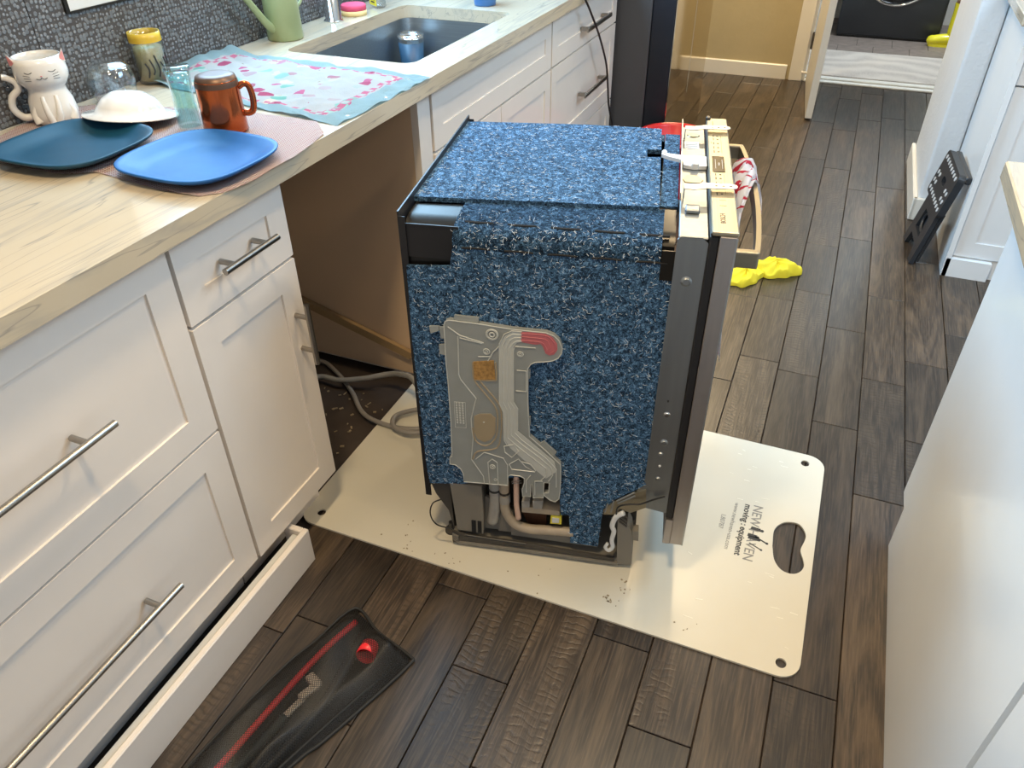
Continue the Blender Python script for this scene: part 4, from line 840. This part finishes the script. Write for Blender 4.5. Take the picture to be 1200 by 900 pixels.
for (u, z), r in (((0.1724, 0.6274), .0105), ((0.1604, 0.5868), .006), ((0.2269, 0.5886), .0055), ((0.1653, 0.2855), .0055), ((0.1711, 0.2483), .0035), ((0.1500, 0.4090), .003)):
    bm = B(); tube(bm, [(u+r*cos(2*pi*k/20), -.003, z+r*sin(2*pi*k/20)) for k in range(21)], r*.22, 6, 0); tube(bm, [(u+r*.45*cos(2*pi*k/14), -.004, z+r*.45*sin(2*pi*k/14)) for k in range(15)], r*.16, 6, 0); w_('boss', bm, 'frost_rib')
for P_ in ([(0.0965, 0.6480), (0.0988, 0.6596), (0.1468, 0.6590), (0.1448, 0.6474)], [(0.2665, 0.3622), (0.2754, 0.3706), (0.3030, 0.3441), (0.2961, 0.3310)], [(0.0675, 0.6295), (0.0769, 0.6305), (0.0787, 0.6052), (0.0693, 0.6042)], [(0.0639, 0.5876), (0.0761, 0.5910), (0.0771, 0.5649), (0.0643, 0.5674)], [(0.0471, 0.6292), (0.0668, 0.6313), (0.0661, 0.6215), (0.0494, 0.6138)], [(0.2404, 0.5479), (0.2455, 0.5485), (0.2456, 0.5299), (0.2405, 0.5293)], [(0.2435, 0.4325), (0.2470, 0.4330), (0.2472, 0.4104), (0.2436, 0.4099)]):
    w_('clip_tab', prism(B(), P_, .001, .006, 'XZ'), 'frost')
b = B()
(u0, z0) = (0.0986, 0.4211)
for k, s in enumerate(('>PP<', 'TOP 1', 'A 07')): text_into(b, s, .009, Matrix.Translation((u0-.008+.008*k, -.0024, z0)) @ Matrix.Rotation(radians(-90), 4, 'Y') @ Matrix.Rotation(radians(0), 4, 'Z') @ Matrix(((1, 0, 0, 0), (0, 0, -1, 0), (0, 1, 0, 0), (0, 0, 0, 1))), .0002)
b.free()
rib([(0.0884, 0.4534), (0.1119, 0.4544), (0.1107, 0.3871), (0.0875, 0.3849), (0.0884, 0.4534)], .0006, -.0022)
b = B()
for k in range(3):
    for q in range(9):
        uu = u0-.0075+.0065*k; zz = z0+.028-.0065*q; box(b, uu, uu+.0035, -.0026, -.0019, zz, zz+.0045)
o = w_('embossed_marks', b, 'frost_rib')
# ---- base ----
def pz(name, P, v0, v1, m, **k):
    P = [(a, max(z, .0063)) for a, z in P]
    return dob(name, prism(B(), P, v0, v1, 'XZ'), m, **k)
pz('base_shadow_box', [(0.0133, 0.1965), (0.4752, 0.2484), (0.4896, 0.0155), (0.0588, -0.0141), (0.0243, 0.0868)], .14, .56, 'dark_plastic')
pz('base_floor', [(0.0591, 0.0269), (0.4853, 0.0323), (0.4865, 0.0176), (0.0579, 0.0056)], .012, .575, 'grey_plastic')
pz('base_block', [(0.0610, 0.2054), (0.1344, 0.2072), (0.1368, 0.1258), (0.1345, 0.0520), (0.0711, 0.0545), (0.0680, 0.1132)], .012, .05, 'grey_plastic')
for P_ in ([(0.1076, 0.0941), (0.1179, 0.0940), (0.1171, 0.0552), (0.1067, 0.0553)], [(0.1220, 0.0939), (0.1312, 0.0939), (0.1305, 0.0549), (0.1216, 0.0549)]): pz('vent_opening', P_, .0105, .0122, 'dark_void')
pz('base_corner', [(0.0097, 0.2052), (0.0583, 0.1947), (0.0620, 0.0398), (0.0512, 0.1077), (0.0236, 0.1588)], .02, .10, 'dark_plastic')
pz('base_frame', [(0.1379, 0.1593), (0.1724, 0.1407), (0.1765, 0.1497), (0.1687, 0.0543), (0.1346, 0.0535)], .030, .038, 'grey_plastic')
pz('base_frame', [(0.1706, 0.1542), (0.2041, 0.1214), (0.2077, 0.0531), (0.1676, 0.0526)], .028, .034, 'grey_plastic')
pz('base_rail', [(0.2001, 0.0814), (0.2845, 0.0919), (0.3399, 0.0955), (0.4047, 0.0593), (0.4053, 0.0491), (0.3416, 0.0495), (0.1998, 0.0508)], .0212, .030, 'grey_plastic')
pz('lower_rail', [(0.0590, 0.0529), (0.0900, 0.0455), (0.2039, 0.0456), (0.4458, 0.0353), (0.4464, 0.0265), (0.2038, 0.0308), (0.0589, 0.0140)], .006, .012, 'dark_plastic')
pz('lower_rail', [(0.0705, 0.0230), (0.2041, 0.0256), (0.4547, 0.0231), (0.4552, 0.0157), (0.2040, 0.0166), (0.0700, 0.0139)], .004, .012, 'grey_plastic')
pz('foot_block', [(0.4427, 0.1839), (0.4517, 0.1882), (0.4771, 0.1304), (0.4855, 0.0197), (0.4529, 0.0189)], .006, .05, 'grey_plastic')
b = B()
for k in range(4):
    a = (0.0608, 0.0488); bx_, bz_ = a; prism(b, [(bx_, bz_-.006*k), (bx_+.014, bz_-.006*k-.008), (bx_+.014, bz_-.006*k-.011), (bx_, bz_-.006*k-.003)], .002, .03, 'XZ')
dob('rear_foot_fins', b, 'grey_plastic')
b = B()
for k in range(4):
    a = (0.4478, 0.1901); bx_, bz_ = a; prism(b, [(bx_, bz_-.009*k), (bx_+.018, bz_-.009*k-.014), (bx_+.018, bz_-.009*k-.019), (bx_, bz_-.009*k-.005)], .004, .03, 'XZ')
dob('front_foot_fins', b, 'dark_plastic')
pz('levelling_foot', [(0.4790, 0.1308), (0.4923, 0.1305), (0.4950, 0.1003), (0.4816, 0.1004)], .01, .03, 'grey_plastic'); 
b = B(); 
for (u, v) in ((.045, .05), (.045, .53), (.40, .05), (.43, .53)): lathe(b, [(0, 0), (.016, 0), (.016, .006), (.006, .008), (.006, .03), (0, .03)], 16, (u, v, .0059))
dob('support_feet', b, 'dark_plastic')
dob('threaded_rod', tube(B(), [(*(0.0931, 0.0475), .006)][0:0] or [((0.0931, 0.0475)[0], .004, (0.0931, 0.0475)[1]), ((0.2373, 0.0449)[0], .004, (0.2373, 0.0449)[1])], .0035, 8, 0), 'black')
def p3(P, v): return [(p[0], v, p[1]) for p in P]
dob('drain_hose', tube(B(), p3([(0.1625, 0.2203), (0.1632, 0.1641), (0.1603, 0.1219), (0.1554, 0.0869)], .024), .0135, 14), 'hose_grey', smooth='all')
dob('hose_clamp', tube(B(), p3([(0.1629, 0.1965), (0.1630, 0.1911)], .024), .0145, 16, 0), 'black')
dob('sump_hose', tube(B(), p3([(0.1859, 0.2216), (0.1852, 0.1680), (0.1886, 0.1271), (0.2065, 0.0936), (0.2389, 0.0796), (0.2932, 0.0843), (0.3468, 0.0889)], .022), .0115, 14), 'hose', smooth='all')
dob('hose_clamp', tube(B(), p3([(0.1855, 0.1924), (0.1855, 0.1870)], .022), .0128, 16, 0), 'black')
dob('hose_collar', tube(B(), p3([(0.1854, 0.1816), (0.1861, 0.1599)], .022), .0132, 14, 0), 'hose_grey')
dob('inlet_pipe', tube(B(), p3([(0.2142, 0.2498), (0.2140, 0.2000), (0.2148, 0.1541), (0.2187, 0.1158)], .016), .0065, 12), 'pinkpipe', smooth='all')
dob('wire_clip', tube(B(), p3([(0.2058, 0.2389), (0.2269, 0.2438), (0.2269, 0.2373), (0.2058, 0.2324), (0.2058, 0.2389)], .008), .0010, 6, 0), 'chrome')
for P_ in ([(0.2277, 0.1809), (0.2453, 0.1840), (0.2454, 0.1637), (0.2277, 0.1605)], [(0.2521, 0.1852), (0.2754, 0.1893), (0.2738, 0.1647), (0.2543, 0.1612)]): pz('outlet_cup', P_, .008, .03, 'hose_grey')
pz('connector_strip', [(0.2267, 0.1590), (0.3130, 0.1581), (0.3134, 0.1445), (0.2267, 0.1397)], .014, .05, 'hose'); pz('rusty_plate', [(0.2196, 0.0920), (0.2770, 0.0911), (0.2776, 0.0563), (0.2363, 0.0484)], .06, .07, 'rust')
pz('yellow_plug', [(0.2939, 0.1409), (0.3174, 0.1397), (0.3182, 0.1147), (0.2925, 0.1127)], .016, .03, 'yellow_conn'); pz('plug_face', [(0.2969, 0.1337), (0.3126, 0.1339), (0.3129, 0.1214), (0.2972, 0.1198)], .013, .0158, 'white_plastic')
dob('wire_harness', tube(B(), p3([(0.4556, 0.1903), (0.4399, 0.1740), (0.4335, 0.1456), (0.4386, 0.1273), (0.4358, 0.0986), (0.4392, 0.0764), (0.4314, 0.0633), (0.4230, 0.0717), (0.4270, 0.0855)], .004), [.0065, .0038], 10, 5), 'wire_wrap', smooth='all')
pz('hinge_bracket', [(0.4107, 0.1834), (0.4260, 0.2074), (0.4762, 0.2499), (0.4971, 0.2586), (0.5020, 0.2079), (0.4705, 0.1863), (0.4476, 0.1928), (0.4395, 0.1752), (0.4134, 0.1704)], .010, .016, 'panelsteel')
b = B()
for a, c in (((712, 0), 0),): pass
for P_ in ([(0.4150, 0.1802), (0.4189, 0.2075)], [(0.4281, 0.1826), (0.4312, 0.2175)], [(0.4409, 0.2114), (0.4754, 0.2409)], [(0.4385, 0.2188), (0.4745, 0.2509)]): tube(b, p3(P_, .0085), .0022, 6, 0)
dob('bracket_ridges', b, 'tin')
dob('black_wire', tube(B(), p3([(0.4413, 0.1616), (0.4419, 0.2045), (0.4666, 0.2194), (0.4882, 0.2233), (0.5138, 0.2408), (0.5374, 0.2551)], .003), .0020, 8), 'cord', smooth='all')
dob('rear_lead', tube(B(), [((0.0347, 0.1413)[0], .02, (0.0347, 0.1413)[1]), ((0.0199, 0.1446)[0], .0, (0.0199, 0.1446)[1]), ((0.0135, 0.1126)[0], -.005, (0.0135, 0.1126)[1]), ((0.0278, 0.0809)[0], -.005, (0.0278, 0.0809)[1]), ((0.0665, 0.0679)[0], .0, (0.0665, 0.0679)[1])], .0016, 8), 'cord', smooth='all')
# ---- towel over the handle ----
b = B(); prf = [(.668, .745), (.662, .785), (.652, .818), (.642, .834), (.628, .835), (.614, .824), (.606, .79), (.604, .74), (.606, .68), (.604, .60), (.610, .52)]
n = 34; rows = []
for i in range(n+1):
    f = i/n; col_ = []
    for k, (u, z) in enumerate(prf):
        g = k/(len(prf)-1); wv_ = min(1, max(0, (g-.32)/.25)); v0 = .335-.20*wv_; v1 = .455+.02*wv_
        v = v0+(v1-v0)*f; uu = u+(.006*sin(f*22+k*.7))*(.5 if g < .5 else 1.)
        if g > .5: uu = min(.6195, max(.597, uu))
        col_.append(b.verts.new((uu, v, z+.004*sin(f*13+k)*(1 if g < .6 else 0)+ZB)))
    rows.append(col_)
for a, c in zip(rows, rows[1:]):
    for k in range(len(prf)-1): b.faces.new((a[k], a[k+1], c[k+1], c[k]))
bmesh.ops.solidify(b, geom=b.faces[:], thickness=.0025)
b.transform(Matrix.Translation((.27, 1.088, .0058)) @ Matrix.Rotation(.204, 4, 'Z'))
for v in b.verts: pass
o = obj('dish_towel', b, 'towel', None, 'all'); tag(o, 'white dish towel with red stripes draped over the dishwasher handle', 'towel')
bpy.context.view_layer.update()
